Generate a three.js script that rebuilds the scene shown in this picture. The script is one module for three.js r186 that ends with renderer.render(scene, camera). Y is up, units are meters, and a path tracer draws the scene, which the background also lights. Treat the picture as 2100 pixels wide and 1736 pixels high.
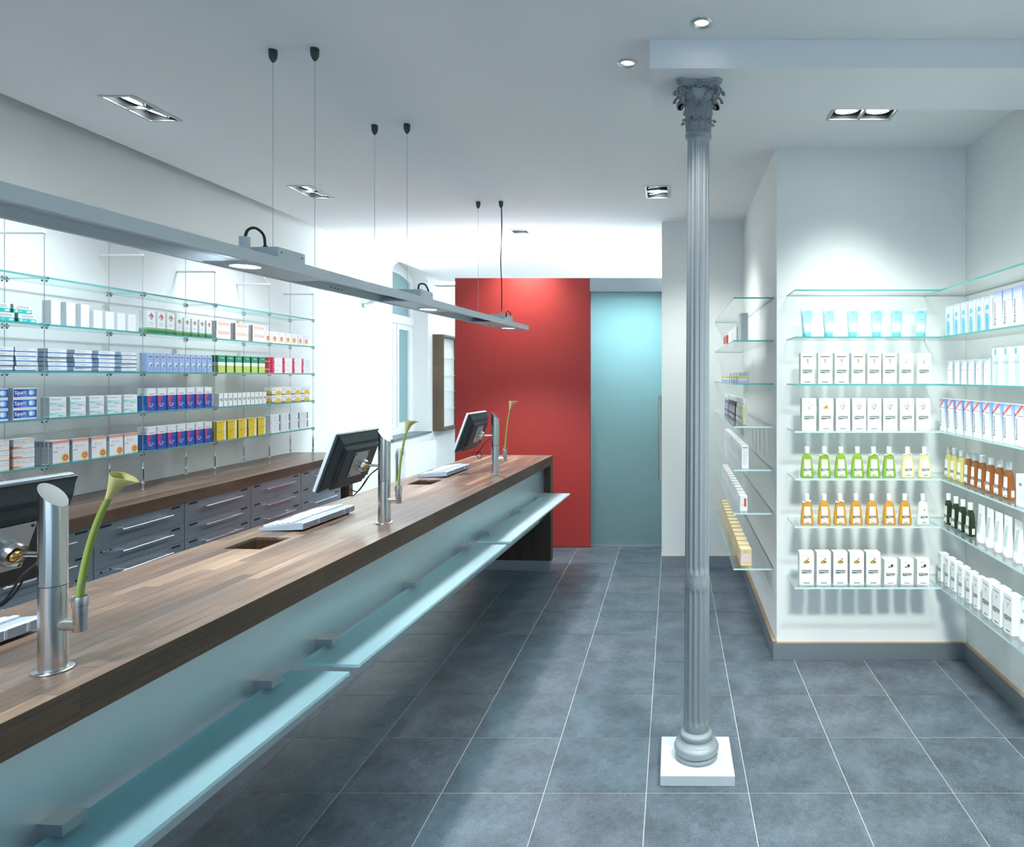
import * as THREE from 'three';
import { RectAreaLightUniformsLib } from 'three/addons/lights/RectAreaLightUniformsLib.js';
import { RoundedBoxGeometry } from 'three/addons/geometries/RoundedBoxGeometry.js';
import { mergeGeometries, toCreasedNormals } from 'three/addons/utils/BufferGeometryUtils.js';

// ------------------------------------------------------------------ camera, sky, exposure, large lights
const EYE = 1.625, F = 1370, IW = 2100, IH = 1736;
const scene = new THREE.Scene();
const camera = new THREE.PerspectiveCamera(2 * Math.atan(IH / 2 / F) * 180 / Math.PI, IW / IH, 0.05, 60);
camera.position.set(0, EYE, 0);
camera.lookAt(0, EYE, -1);
camera.setViewOffset(IW, IH, 1050 - 1380, 868 - 772, IW, IH);      // a shifted lens: straight ahead lies at pixel (1380, 772)
scene.add(camera);
const renderer = new THREE.WebGLRenderer({ antialias: true });
renderer.toneMapping = THREE.LinearToneMapping;
renderer.toneMappingExposure = 2.9;
renderer.shadowMap.enabled = true;
RectAreaLightUniformsLib.init();
scene.background = new THREE.Color().setRGB(0.56, 0.78, 1.02);      // cool dusk sky, seen and felt only through the shop window behind the camera
const COOL = [0.80, 0.93, 1.0], WHITE = [1.0, 0.985, 0.94], MINT = [0.93, 1.0, 0.955];
const POWER = { wallWash: 2.9, single: 3.3, right: 5.6, round: 4.6, pendant: 6.2, back: 22, wallUp: 330, door: 230 };

// ------------------------------------------------------------------ helpers
const TH = Math.atan(85 / 1370), CT = Math.cos(TH), ST = Math.sin(TH);   // the sales counter stands at a slight angle to the walls
const V = (X, Y, D) => new THREE.Vector3(X, Y, -D);
const LP = (u, y, v) => V(u * CT + v * ST, y, -u * ST + v * CT);          // a point in the counter's own directions
let seed = 7;
const rnd = () => { seed = (seed * 16807) % 2147483647; return (seed - 1) / 2147483646; };
const rr = (a, b) => a + (b - a) * rnd();
const names = {};
function numbered(n) { const k = names[n] = (names[n] ?? -1) + 1; return k ? n + '_' + String(k).padStart(3, '0') : n; }
const ORD = ['first', 'second', 'third', 'fourth', 'fifth', 'sixth', 'seventh', 'eighth', 'ninth', 'tenth', 'eleventh', 'twelfth', 'thirteenth', 'fourteenth', 'fifteenth'];
const CARD = ['zero', 'one', 'two', 'three', 'four', 'five', 'six', 'seven', 'eight', 'nine', 'ten', 'eleven', 'twelve', 'thirteen', 'fourteen', 'fifteen'];
function tag(o, label, category, group) { Object.assign(o.userData, { label, category }); if (group) o.userData.group = group; return o; }
function shade(o) { o.castShadow = o.receiveShadow = true; return o; }
function part(name, geo, mat, parent) { const m = shade(new THREE.Mesh(Array.isArray(geo) ? join(geo) : geo, mat)); m.name = parent === scene ? numbered(name) : name; parent.add(m); return m; }
function thing(name, label, category, group, pos, rotY = 0) {
  const g = new THREE.Group(); g.name = numbered(name); scene.add(g); tag(g, label, category, group);
  if (pos) g.position.copy(pos); g.rotation.y = rotY; return g;
}
function struct(name, geo, mat) { const m = part(name, geo, mat, scene); m.userData.kind = 'structure'; return m; }
function structGroup(name) { const g = new THREE.Group(); g.name = name; g.userData.kind = 'structure'; scene.add(g); return g; }
function dup(root, pos, rotY, label) { const c = root.clone(); c.name = numbered(root.userData.base ?? root.name); scene.add(c); c.position.copy(pos); c.rotation.y = rotY; c.userData = { ...root.userData, label }; delete c.userData.base; return c; }
function join(list) {
  return mergeGeometries(list.map((g) => { const q = g.index ? g.toNonIndexed() : g; for (const k of Object.keys(q.attributes)) if (!['position', 'normal', 'uv'].includes(k)) q.deleteAttribute(k); return q; }));
}
const box = (x0, x1, y0, y1, z0, z1) => { const g = new THREE.BoxGeometry(x1 - x0, y1 - y0, z1 - z0); metricUV(g, x1 - x0, y1 - y0, z1 - z0); return g.translate((x0 + x1) / 2, (y0 + y1) / 2, (z0 + z1) / 2); };
function metricUV(g, w, h, d) {                                       // box faces get uv in metres
  const uv = g.attributes.uv, s = [[d, h], [d, h], [w, d], [w, d], [w, h], [w, h]];
  for (let i = 0; i < 24; i++) uv.setXY(i, uv.getX(i) * s[i >> 2][0], uv.getY(i) * s[i >> 2][1]);
}
const swapUV = (g) => { const u = g.attributes.uv; for (let i = 0; i < u.count; i++) u.setXY(i, u.getY(i), u.getX(i)); return g; };
const wbox = (X0, X1, Y0, Y1, D0, D1) => box(X0, X1, Y0, Y1, -D1, -D0);
const rbox = (w, h, d, r, x = 0, y = 0, z = 0) => new RoundedBoxGeometry(w, h, d, 2, r).translate(x, y, z);
const cyl = (r0, r1, h, x = 0, y = 0, z = 0, n = 28) => new THREE.CylinderGeometry(r1, r0, h, n).translate(x, y + h / 2, z);
const lathe = (pts, n = 40) => new THREE.LatheGeometry(pts.map(([r, y]) => new THREE.Vector2(r, y)), n);
const pipe = (pts, r, n = 24, k = 8) => new THREE.TubeGeometry(new THREE.CatmullRomCurve3(pts), n, r, k, false);
function rod(a, b, r, k = 8) { const d = b.clone().sub(a), g = new THREE.CylinderGeometry(r, r, d.length(), k); g.applyQuaternion(new THREE.Quaternion().setFromUnitVectors(new THREE.Vector3(0, 1, 0), d.clone().normalize())); return g.translate((a.x + b.x) / 2, (a.y + b.y) / 2, (a.z + b.z) / 2); }
const v3 = (x, y, z) => new THREE.Vector3(x, y, z);
function extr(pts, depth, holes = [], bevel = 0) {
  const s = new THREE.Shape(pts.map(([x, y]) => new THREE.Vector2(x, y)));
  for (const h of holes) s.holes.push(h instanceof THREE.Path ? h : new THREE.Path(h.map(([x, y]) => new THREE.Vector2(x, y))));
  return new THREE.ExtrudeGeometry(s, { depth, bevelEnabled: bevel > 0, bevelSize: bevel, bevelThickness: bevel, bevelSegments: 2, curveSegments: 24 });
}
function loft(rows, k = 32, capped = true) {                          // rows: [y, half width, half depth, squareness, z offset]
  const P = [], U = [], I = [], n = rows.length;
  const hw = Math.max(...rows.map((r) => r[1])), y0 = rows[0][0], y1 = rows[n - 1][0];
  for (const [y, a, b, e = 2, oz = 0] of rows) for (let j = 0; j <= k; j++) {
    const t = j / k * 2 * Math.PI, c = Math.cos(t), s = Math.sin(t);
    const x = a * Math.sign(c) * Math.abs(c) ** (2 / e), z = -b * Math.sign(s) * Math.abs(s) ** (2 / e) + oz;
    P.push(x, y, z); U.push(x / hw / 2 + 0.5, (y - y0) / (y1 - y0));
  }
  for (let i = 0; i < n - 1; i++) for (let j = 0; j < k; j++) { const a = i * (k + 1) + j, b = a + k + 1; I.push(a, a + 1, b, b, a + 1, b + 1); }
  if (capped) for (const [i, up] of [[0, 0], [n - 1, 1]]) {
    const o = P.length / 3, [y, , , , oz = 0] = rows[i]; P.push(0, y, oz); U.push(0.5, up);
    for (let j = 0; j <= k; j++) { const q = i * (k + 1) + j; P.push(P[q * 3], P[q * 3 + 1], P[q * 3 + 2]); U.push(U[q * 2], U[q * 2 + 1]); }
    for (let j = 0; j < k; j++) up ? I.push(o, o + 1 + j, o + 2 + j) : I.push(o, o + 2 + j, o + 1 + j);
  }
  const g = new THREE.BufferGeometry(); g.setAttribute('position', new THREE.Float32BufferAttribute(P, 3)); g.setAttribute('uv', new THREE.Float32BufferAttribute(U, 2)); g.setIndex(I); g.computeVertexNormals();
  return toCreasedNormals(g, 0.7);
}
function shell(fn, nu, nv, thick) {                                   // a curved sheet with thickness
  const at = (i, j) => fn(i / nu, j / nv), N = (i, j) => { const e = 1e-3, u = i / nu, v = j / nv, a = fn(Math.min(u + e, 1), v).sub(fn(Math.max(u - e, 0), v)), b = fn(u, Math.min(v + e, 1)).sub(fn(u, Math.max(v - e, 0))); return a.cross(b).normalize(); };
  const P = [], U = [], I = [], w = nv + 1, half = (nu + 1) * w;
  for (const s of [1, -1]) for (let i = 0; i <= nu; i++) for (let j = 0; j <= nv; j++) { const p = at(i, j).addScaledVector(N(i, j), s * thick / 2); P.push(p.x, p.y, p.z); U.push(j / nv, i / nu); }
  for (let i = 0; i < nu; i++) for (let j = 0; j < nv; j++) { const a = i * w + j, b = a + w; I.push(a, b, a + 1, b, b + 1, a + 1); I.push(half + a, half + a + 1, half + b, half + b, half + a + 1, half + b + 1); }
  const rim = (a, b) => I.push(a, b, half + a, half + a, b, half + b);
  for (let j = 0; j < nv; j++) { rim(j, j + 1); rim(nu * w + j + 1, nu * w + j); }
  for (let i = 0; i < nu; i++) { rim((i + 1) * w, i * w); rim(i * w + nv, (i + 1) * w + nv); }
  const g = new THREE.BufferGeometry(); g.setAttribute('position', new THREE.Float32BufferAttribute(P, 3)); g.setAttribute('uv', new THREE.Float32BufferAttribute(U, 2)); g.setIndex(I); g.computeVertexNormals();
  return g;
}

// ------------------------------------------------------------------ textures and materials
function hash(x, y, s) { let h = (x * 374761393 + y * 668265263 + s * 982451653) | 0; h = Math.imul(h ^ (h >>> 13), 1274126177); return ((h ^ (h >>> 16)) >>> 0) / 4294967295; }
function noise(x, y, per, s) {
  const xi = Math.floor(x), yi = Math.floor(y), fx = x - xi, fy = y - yi, w = (t) => t * t * (3 - 2 * t), m = (a) => ((a % per) + per) % per;
  const a = hash(m(xi), m(yi), s), b = hash(m(xi + 1), m(yi), s), c = hash(m(xi), m(yi + 1), s), d = hash(m(xi + 1), m(yi + 1), s);
  return a + (b - a) * w(fx) + (c - a) * w(fy) + (a - b - c + d) * w(fx) * w(fy);
}
function dataTex(n, fn, repeat, srgb = true) {
  const a = new Uint8Array(n * n * 4);
  for (let y = 0; y < n; y++) for (let x = 0; x < n; x++) { const c = fn(x / n, y / n); for (let k = 0; k < 3; k++) a[(y * n + x) * 4 + k] = Math.max(0, Math.min(255, c[k])); a[(y * n + x) * 4 + 3] = 255; }
  const t = new THREE.DataTexture(a, n, n); t.wrapS = t.wrapT = THREE.RepeatWrapping; t.magFilter = THREE.LinearFilter; if (srgb) t.colorSpace = THREE.SRGBColorSpace;
  if (repeat) t.repeat.set(...repeat); t.needsUpdate = true; return t;
}
const stoneTex = dataTex(1024, (u, v) => {
  let q = 0.5 * noise(u * 6, v * 6, 6, 1) + 0.3 * noise(u * 24, v * 24, 24, 2) + 0.2 * noise(u * 96, v * 96, 96, 3);
  let b = 190 + 90 * (q - 0.5);
  b += 52 * (noise(u * 256, v * 256, 256, 4) - 0.5) + 34 * (noise(u * 512, v * 512, 512, 14) - 0.5);
  const s = noise(u * 300, v * 300, 300, 5) * noise(u * 90, v * 90, 90, 6); if (s > 0.66) b += 460 * (s - 0.66);
  return [b, b * 1.005, b * 1.01];
}, [1.6, 1.6]);
const grainTex = dataTex(1024, (u, v) => {                            // u across the grain, v along it
  const w = noise(u * 8 + 0.4 * noise(v * 3, u * 5, 5, 8), v * 2, 8, 9), f = noise(u * 90, v * 5, 90, 10), p = noise(u * 260, v * 16, 260, 11);
  const b = 205 + 46 * (w - 0.5) + 40 * (f - 0.5) + (p > 0.74 ? -55 * (p - 0.55) : 0);
  return [b, b * 0.985, b * 0.97];
}, [2.2, 1.1]);
const brushTex = dataTex(512, (u, v) => { const b = 150 + 46 * (noise(u * 3, v * 240, 240, 21) - 0.5) + 40 * (noise(u * 4, v * 4, 4, 22) - 0.5); return [b, b, b]; }, [1.3, 1.3], false);
const cloudTex = dataTex(512, (u, v) => { const b = 150 + 110 * (0.6 * noise(u * 4, v * 4, 4, 31) + 0.4 * noise(u * 10, v * 10, 10, 32) - 0.5); return [b, b, b]; }, [0.7, 0.7], false);
const castTex = dataTex(512, (u, v) => { const b = 128 + 70 * (noise(u * 40, v * 40, 40, 41) - 0.5) + 60 * (noise(u * 120, v * 120, 120, 42) - 0.5); return [b, b, b]; }, [6, 6], false);
const M = {};
const std = (k, rgb, rough = 0.6, metal = 0, x = {}) => M[k] = new THREE.MeshStandardMaterial({ name: k, color: new THREE.Color().setRGB(...rgb), roughness: rough, metalness: metal, ...x });
const phy = (k, rgb, rough, x = {}) => M[k] = new THREE.MeshPhysicalMaterial({ name: k, color: new THREE.Color().setRGB(...rgb), roughness: rough, ...x });
std('wall', [0.80, 0.82, 0.805], 0.9); std('ceiling', [0.82, 0.83, 0.84], 0.9); std('white', [0.85, 0.86, 0.86], 0.5);
std('red', [0.40, 0.036, 0.030], 0.5);
std('grout', [0.60, 0.59, 0.54], 0.9);
const tiles = [0, 1, 2, 3, 4, 5].map((i) => { const m = std('stone_tile_' + i, [[0.150, 0.196, 0.240], [0.164, 0.202, 0.244], [0.138, 0.194, 0.240], [0.172, 0.206, 0.242], [0.142, 0.188, 0.230], [0.156, 0.204, 0.252]][i], 0.45, 0, {}); m.map = stoneTex; m.bumpMap = castTex; m.bumpScale = 0.0004; return m; });
const woods = [[0.235, 0.146, 0.10], [0.275, 0.172, 0.12], [0.195, 0.124, 0.092], [0.325, 0.208, 0.145], [0.26, 0.16, 0.11], [0.22, 0.15, 0.118], [0.29, 0.18, 0.125], [0.40, 0.265, 0.18]].map((c, i) => { const m = std('oak_stave_' + i, c, 0.30); m.map = grainTex; return m; });
std('woodEdge', [0.19, 0.115, 0.070], 0.5, 0, { map: grainTex }); std('woodDark', [0.085, 0.052, 0.036], 0.6, 0, { map: grainTex }); std('woodGrey', [0.20, 0.145, 0.092], 0.6, 0, { map: grainTex });
std('mdf', [0.40, 0.27, 0.17], 0.8);
std('steel', [0.62, 0.62, 0.60], 0.24, 1);
std('steelMatt', [0.50, 0.53, 0.55], 0.42, 1); std('chrome', [0.75, 0.76, 0.76], 0.16, 1);
std('panel', [0.62, 0.68, 0.70], 0.62, 0.85, { roughnessMap: cloudTex, bumpMap: cloudTex, bumpScale: 0.004 }); M.panel.roughness = 0.62;
std('drawer', [0.36, 0.43, 0.47], 0.5, 0.78, { roughnessMap: brushTex }); M.drawer.roughness = 0.68;
std('plinth', [0.33, 0.36, 0.39], 0.4, 0.7);
std('alu', [0.62, 0.68, 0.72], 0.42, 0.25); std('cap', [0.035, 0.05, 0.048], 0.5); std('black', [0.014, 0.018, 0.02], 0.4); std('rubber', [0.022, 0.03, 0.03], 0.6);
std('column', [0.36, 0.40, 0.42], 0.42, 0.5, { bumpMap: castTex, bumpScale: 0.0012 });
std('padTop', [0.62, 0.68, 0.71], 0.4, 0.1);
std('dark', [0.03, 0.035, 0.04], 0.7); std('inner', [0.07, 0.08, 0.09], 0.6, 0.2);
std('shellBlack', [0.012, 0.020, 0.024], 0.34); std('bezel', [0.50, 0.56, 0.60], 0.35, 0.3); std('screen', [0.01, 0.012, 0.014], 0.12);
std('keyGrey', [0.40, 0.43, 0.50], 0.5); std('keyCase', [0.33, 0.37, 0.44], 0.45); std('brass', [0.70, 0.45, 0.16], 0.25, 1);
std('stem', [0.24, 0.30, 0.055], 0.45); M.spathe = phy('spathe', [0.72, 0.66, 0.26], 0.5, { transmission: 0.3, side: THREE.DoubleSide }); std('spadix', [0.75, 0.5, 0.08], 0.6);
phy('pane', [0.985, 0.998, 0.994], 0, { transmission: 1, thickness: 0, ior: 1.5 });
std('glassEdge', [0.10, 0.42, 0.40], 0.15); std('glassEdgePale', [0.58, 0.84, 0.86], 0.15);
phy('frost', [0.50, 0.80, 0.84], 0.52, { transmission: 0.86, thickness: 0, ior: 1.45 });
phy('frostDoor', [0.285, 0.375, 0.38], 0.85, { transmission: 0.75, thickness: 0, ior: 1.45, clearcoat: 0.6, clearcoatRoughness: 0.08 });
phy('windowGlass', [0.30, 0.48, 0.48], 0.75, { transmission: 0.35, thickness: 0 });
phy('shopGlass', [0.96, 0.98, 0.98], 0, { transmission: 1, thickness: 0 });
phy('tubeGlass', [0.96, 0.98, 0.98], 0.02, { transmission: 1, thickness: 0, ior: 1.45 });
phy('water', [0.93, 0.97, 0.95], 0.0, { transmission: 1, thickness: 0.02, ior: 1.33 });
const glow = (k, rgb, s) => std(k, [0.8, 0.8, 0.8], 0.5, 0, { emissive: new THREE.Color().setRGB(...rgb), emissiveIntensity: s });
glow('lens', [1, 1, 0.98], 4); glow('lensCool', [0.95, 0.98, 1], 4); glow('tubeLamp', [0.85, 0.95, 1], 3);

// ------------------------------------------------------------------ the room
const WL = -3.325, WR = 1.695, CH = 2.95, D0 = -3.2, D1 = 10.6;
{ // floor: tiles of 40 cm on a bed of pale grout
  const floor = structGroup('floor');
  part('grout_bed', wbox(WL - 0.3, WR + 0.2, -0.12, -0.0016, D0, D1), M.grout, floor);
  const tg = [0, 1, 2, 3, 4].map((k) => { const g = box(-0.1985, 0.1985, -0.012, 0, -0.1985, 0.1985), uv = g.attributes.uv, a = rnd(), b = rnd(); for (let i = 0; i < 24; i++) { let x = uv.getX(i), y = uv.getY(i); if (k % 2) [x, y] = [0.4 - y, x]; uv.setXY(i, x + a, y + b); } return g; });
  const far = [], cutTile = box(-0.1985, -0.003, -0.012, 0, -0.1985, 0.1985);
  for (let i = -8; i < 5; i++) for (let j = -14; j < 20; j++) {
    const X = -0.104 + 0.4 * i + 0.2, D = 2.61 + 0.401 * j + 0.2;
    if (D > D1 || D < D0) continue;
    if (j < -1 || j > 9) { far.push((i === 4 ? cutTile : tg[(i + j + 40) % 5]).clone().translate(X, 0, -D)); continue; }
    const t = part('tile', i === 4 ? cutTile : tg[Math.floor(rnd() * 5)], tiles[Math.floor(rnd() * 6)], floor); t.position.set(X, rr(-0.0003, 0.0002), -D);
  }
  part('tile_field', far, tiles[0], floor).userData.kind = 'stuff';
}
{ // left wall with the window niche
  const h = new THREE.Path(); h.moveTo(7.92, 0.883); h.lineTo(9.07, 0.883); h.lineTo(9.07, 2.93); h.quadraticCurveTo(8.495, 3.22, 7.92, 2.93); h.lineTo(7.92, 0.883);
  struct('wall_left', extr([[D0, 0], [D1, 0], [D1, 3.25], [D0, 3.25]], 0.235, [h]).translate(0, 0, -0.235).rotateY(Math.PI / 2).translate(WL, 0, 0), M.wall);
  const w = structGroup('window_1'), R = Math.PI / 2, X = -3.56;
  const fr = (pts, d, holes) => extr(pts, d, holes).rotateY(R);
  const arch = (a, b, y0, ys, rise, path) => { path.moveTo(a, y0); path.lineTo(b, y0); path.lineTo(b, ys); path.quadraticCurveTo((a + b) / 2, ys + 2 * rise, a, ys); path.lineTo(a, y0); return path; };
  const outer = arch(7.9, 9.09, 0.87, 2.94, 0.15, new THREE.Shape());
  outer.holes.push(arch(8.02, 8.975, 2.42, 2.875, 0.075, new THREE.Path()), arch(8.01, 8.465, 0.965, 2.30, 0, new THREE.Path()), arch(8.525, 8.98, 0.965, 2.30, 0, new THREE.Path()));
  part('frame', new THREE.ExtrudeGeometry(outer, { depth: 0.05, bevelEnabled: false, curveSegments: 20 }).rotateY(R).translate(X - 0.02, 0, 0), M.white, w);
  for (const [a, b] of [[8.02, 8.455], [8.535, 8.97]]) {
    part('sash', fr([[a, 0.975], [b, 0.975], [b, 2.29], [a, 2.29]], 0.04, [[[a + 0.055, 1.03], [b - 0.055, 1.03], [b - 0.055, 2.235], [a + 0.055, 2.235]]]).translate(X, 0, 0), M.white, w);
    part('pane', wbox(X + 0.012, X + 0.018, 1.02, 2.245, a + 0.045, b - 0.045), M.windowGlass, w);
  }
  part('pane', new THREE.ExtrudeGeometry(arch(8.01, 8.985, 2.41, 2.88, 0.078, new THREE.Shape()), { depth: 0.006, bevelEnabled: false, curveSegments: 20 }).rotateY(R).translate(X, 0, 0), M.windowGlass, w);
  part('transom_rail', wbox(X + 0.025, X + 0.05, 2.31, 2.41, 7.93, 9.06), M.white, w);
  part('window_sill', wbox(-3.53, -3.285, 0.86, 0.884, 7.86, 9.1), std('slate', [0.10, 0.14, 0.165], 0.35), w);
}
struct('wall_back', wbox(WL - 0.235, 1.9, 0, 3.25, D1, D1 + 0.2), M.wall);
struct('wall_right', wbox(WR, WR + 0.2, 0, 3.25, D0, D1), M.wall);
struct('wall_pilaster', [wbox(0.6, WR - 0.001, 0.0, CH, 3.862, 5.72)], M.wall);
struct('wall_recess', wbox(-0.096, WR - 0.001, 0, CH + 0.1, 5.722, D1 - 0.001), M.wall);
struct('wall_front', extr([[WL - 0.235, 0], [1.9, 0], [1.9, 3.25], [WL - 0.235, 3.25]], 0.2, [[[-2.9, 0.35], [1.2, 0.35], [1.2, 2.75], [-2.9, 2.75]]]).translate(0, 0, -D0), M.wall);
{ const w = structGroup('window_2');                                   // the shop window behind the camera
  part('frame', extr([[-2.9, 0.35], [1.2, 0.35], [1.2, 2.75], [-2.9, 2.75]], 0.06, [[[-2.84, 0.41], [-0.88, 0.41], [-0.88, 2.69], [-2.84, 2.69]], [[-0.82, 0.41], [1.14, 0.41], [1.14, 2.69], [-0.82, 2.69]]]).translate(0, 0, -D0 + 0.07), M.steelMatt, w);
  for (const a of [-2.84, -0.82]) part('pane', box(a - 0.01, a + 1.97, 0.4, 2.7, 3.298, 3.304), M.shopGlass, w); }
const fixtures = [ // [X0, X1, D0, D1, lamps, aim X, aim Y, aim D, candela, tint, label]
  [-2.71, -2.54, 3.146, 3.464, 2, -3.2, 1.2, 0, POWER.wallWash, COOL, 'twin square recessed spotlight nearest in the ceiling above the back counter'],
  [-2.685, -2.515, 4.635, 4.96, 2, -3.2, 1.2, 0, POWER.wallWash, COOL, 'farther twin square recessed spotlight in the ceiling above the back counter'],
  [-2.71, -2.54, 1.65, 1.97, 2, -3.2, 1.2, 0, POWER.wallWash * 0.55, COOL, 'twin square recessed spotlight above the near end of the back counter, outside the picture'],
  [-1.48, -1.31, 6.02, 6.19, 1, -1.42, 0.9, 6.45, POWER.single, WHITE, 'single square recessed spotlight in the ceiling in front of the red partition'],
  [0.79, 1.118, 3.28, 3.448, 2, 1.0, 0.0, 3.62, POWER.right * 0.8, MINT, 'bright twin square recessed spotlight beyond the ceiling beam near the corner shelves'],
  [-0.198, -0.027, 4.636, 4.955, 2, 0.38, 0.7, 5.35, POWER.right * 0.62, MINT, 'square recessed spotlight in the ceiling beside the column, before the white recess wall'],
  [0.79, 1.118, 1.55, 1.718, 2, 1.35, 0.3, 3.2, POWER.right * 3.2, MINT, 'twin square recessed spotlight above the near right shelves, outside the picture', [1.0, 0, 2.5]],
];
const rounds = [[0.108, 2.503, 'round recessed spotlight in the ceiling before the beam, nearest the camera'], [-0.192, 2.823, 'round recessed spotlight in the ceiling left of the beam end']];
{ const holes = fixtures.map(([a, b, c, d]) => [[a + 0.006, c + 0.006], [b - 0.006, c + 0.006], [b - 0.006, d - 0.006], [a + 0.006, d - 0.006]]);
  for (const [x, d] of rounds) { const p = new THREE.Path(); p.absarc(x, d, 0.034, 0, Math.PI * 2, true); holes.push(p); }
  struct('ceiling', extr([[-3.143, D0], [WR, D0], [WR, D1], [-3.143, D1]], 0.14, holes).rotateX(-Math.PI / 2).translate(0, CH, 0), M.ceiling);
  struct('ceiling_slab', wbox(WL - 0.235, 1.9, 3.25, 3.4, D0 - 0.2, D1 + 0.2), M.ceiling);
  struct('ceiling_beam', wbox(-0.092, WR - 0.002, 2.837, CH - 0.0005, 2.627, 3.036), M.ceiling); }
function spot(at, to, cd, rgb, angle, pen, soft = 3) {
  const s = new THREE.SpotLight(new THREE.Color().setRGB(...rgb), cd, 0, angle, pen, 2); s.position.copy(at); s.target.position.copy(to); s.castShadow = true; s.shadow.radius = soft; s.shadow.camera.near = 0.02; s.shadow.mapSize.set(1024, 1024); scene.add(s, s.target); return s;
}
for (const [a, b, c, d, n, aX, aY, aD, cd, tint, label, aim2] of fixtures) {
  const w = b - a, l = d - c, cx = (a + b) / 2, cd_ = (c + d) / 2, alongX = w > l;
  const t = thing('recessed_downlight', label, 'ceiling light', 'square recessed ceiling spotlights', V(cx, CH, cd_));
  const rect = (p, q) => [[-p, -q], [p, -q], [p, q], [-p, q]];
  part('frame', extr(rect(w / 2, l / 2), 0.004, [rect(w / 2 - 0.013, l / 2 - 0.013)]).rotateX(-Math.PI / 2).translate(0, -0.0045, 0), M.steelMatt, t);
  const hw = w / 2 - 0.007, hl = l / 2 - 0.007;
  part('housing', [box(-hw, hw, 0, 0.13, -hl, -hl + 0.004), box(-hw, hw, 0, 0.13, hl - 0.004, hl), box(-hw, -hw + 0.004, 0, 0.13, -hl, hl), box(hw - 0.004, hw, 0, 0.13, -hl, hl), box(-hw, hw, 0.126, 0.13, -hl, hl)], M.inner, t);
  if (n > 1) part('divider', alongX ? box(-0.007, 0.007, -0.004, 0.01, -l / 2 + 0.01, l / 2 - 0.01) : box(-w / 2 + 0.01, w / 2 - 0.01, -0.004, 0.01, -0.007, 0.007), M.steelMatt, t);
  for (let i = 0; i < n; i++) {
    const off = n > 1 ? (i - 0.5) * 0.155 : 0, px = alongX ? off : 0, pz = alongX ? 0 : -off;
    const at = V(cx + px, CH, cd_ - pz), to = i && aim2 ? V(...aim2) : V(aX, aY, aD || cd_ - pz * 2.2), dir = to.clone().sub(at).normalize();
    const q = new THREE.Quaternion().setFromUnitVectors(v3(0, -1, 0), dir);
    const put = (m, y) => { m.position.set(px, 0.020, pz); m.quaternion.copy(q); return m; };
    put(part('gimbal_ring', lathe([[0.0585, -0.006], [0.066, -0.006], [0.066, 0.012], [0.0585, 0.012], [0.0585, -0.006]]), M.chrome, t));
    put(part('reflector', lathe([[0.058, -0.004], [0.05, 0.014], [0.04, 0.03], [0.03, 0.034]]), M.chrome, t)).material.side = THREE.DoubleSide;
    put(part('lens', cyl(0.0545, 0.0545, 0.003, 0, -0.001, 0, 40), M.lens, t));
    spot(at.clone().add(v3(0, 0.020, 0)).addScaledVector(dir, 0.012), to, cd / n * 1.3, tint, alongX ? 0.84 : n === 1 ? 0.95 : 0.86, 0.97, alongX ? 9 : 5);
  }
}
for (const [x, d, label] of rounds) {
  const t = thing('round_downlight', label, 'ceiling light', 'round recessed ceiling spotlights', V(x, CH, d));
  part('trim_ring', lathe([[0.026, -0.001], [0.030, -0.006], [0.036, -0.007], [0.0425, -0.003], [0.043, 0]]), M.steel, t);
  part('housing', lathe([[0.031, -0.001], [0.031, 0.08], [0.0, 0.08]]), M.inner, t).material.side = THREE.DoubleSide;
  part('lens', cyl(0.027, 0.027, 0.003, 0, 0.003, 0), M.lens, t);
  spot(V(x, CH + 0.0015, d), V(x, 0, d + 0.12), POWER.round, WHITE, 0.62, 0.7);
}
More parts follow.
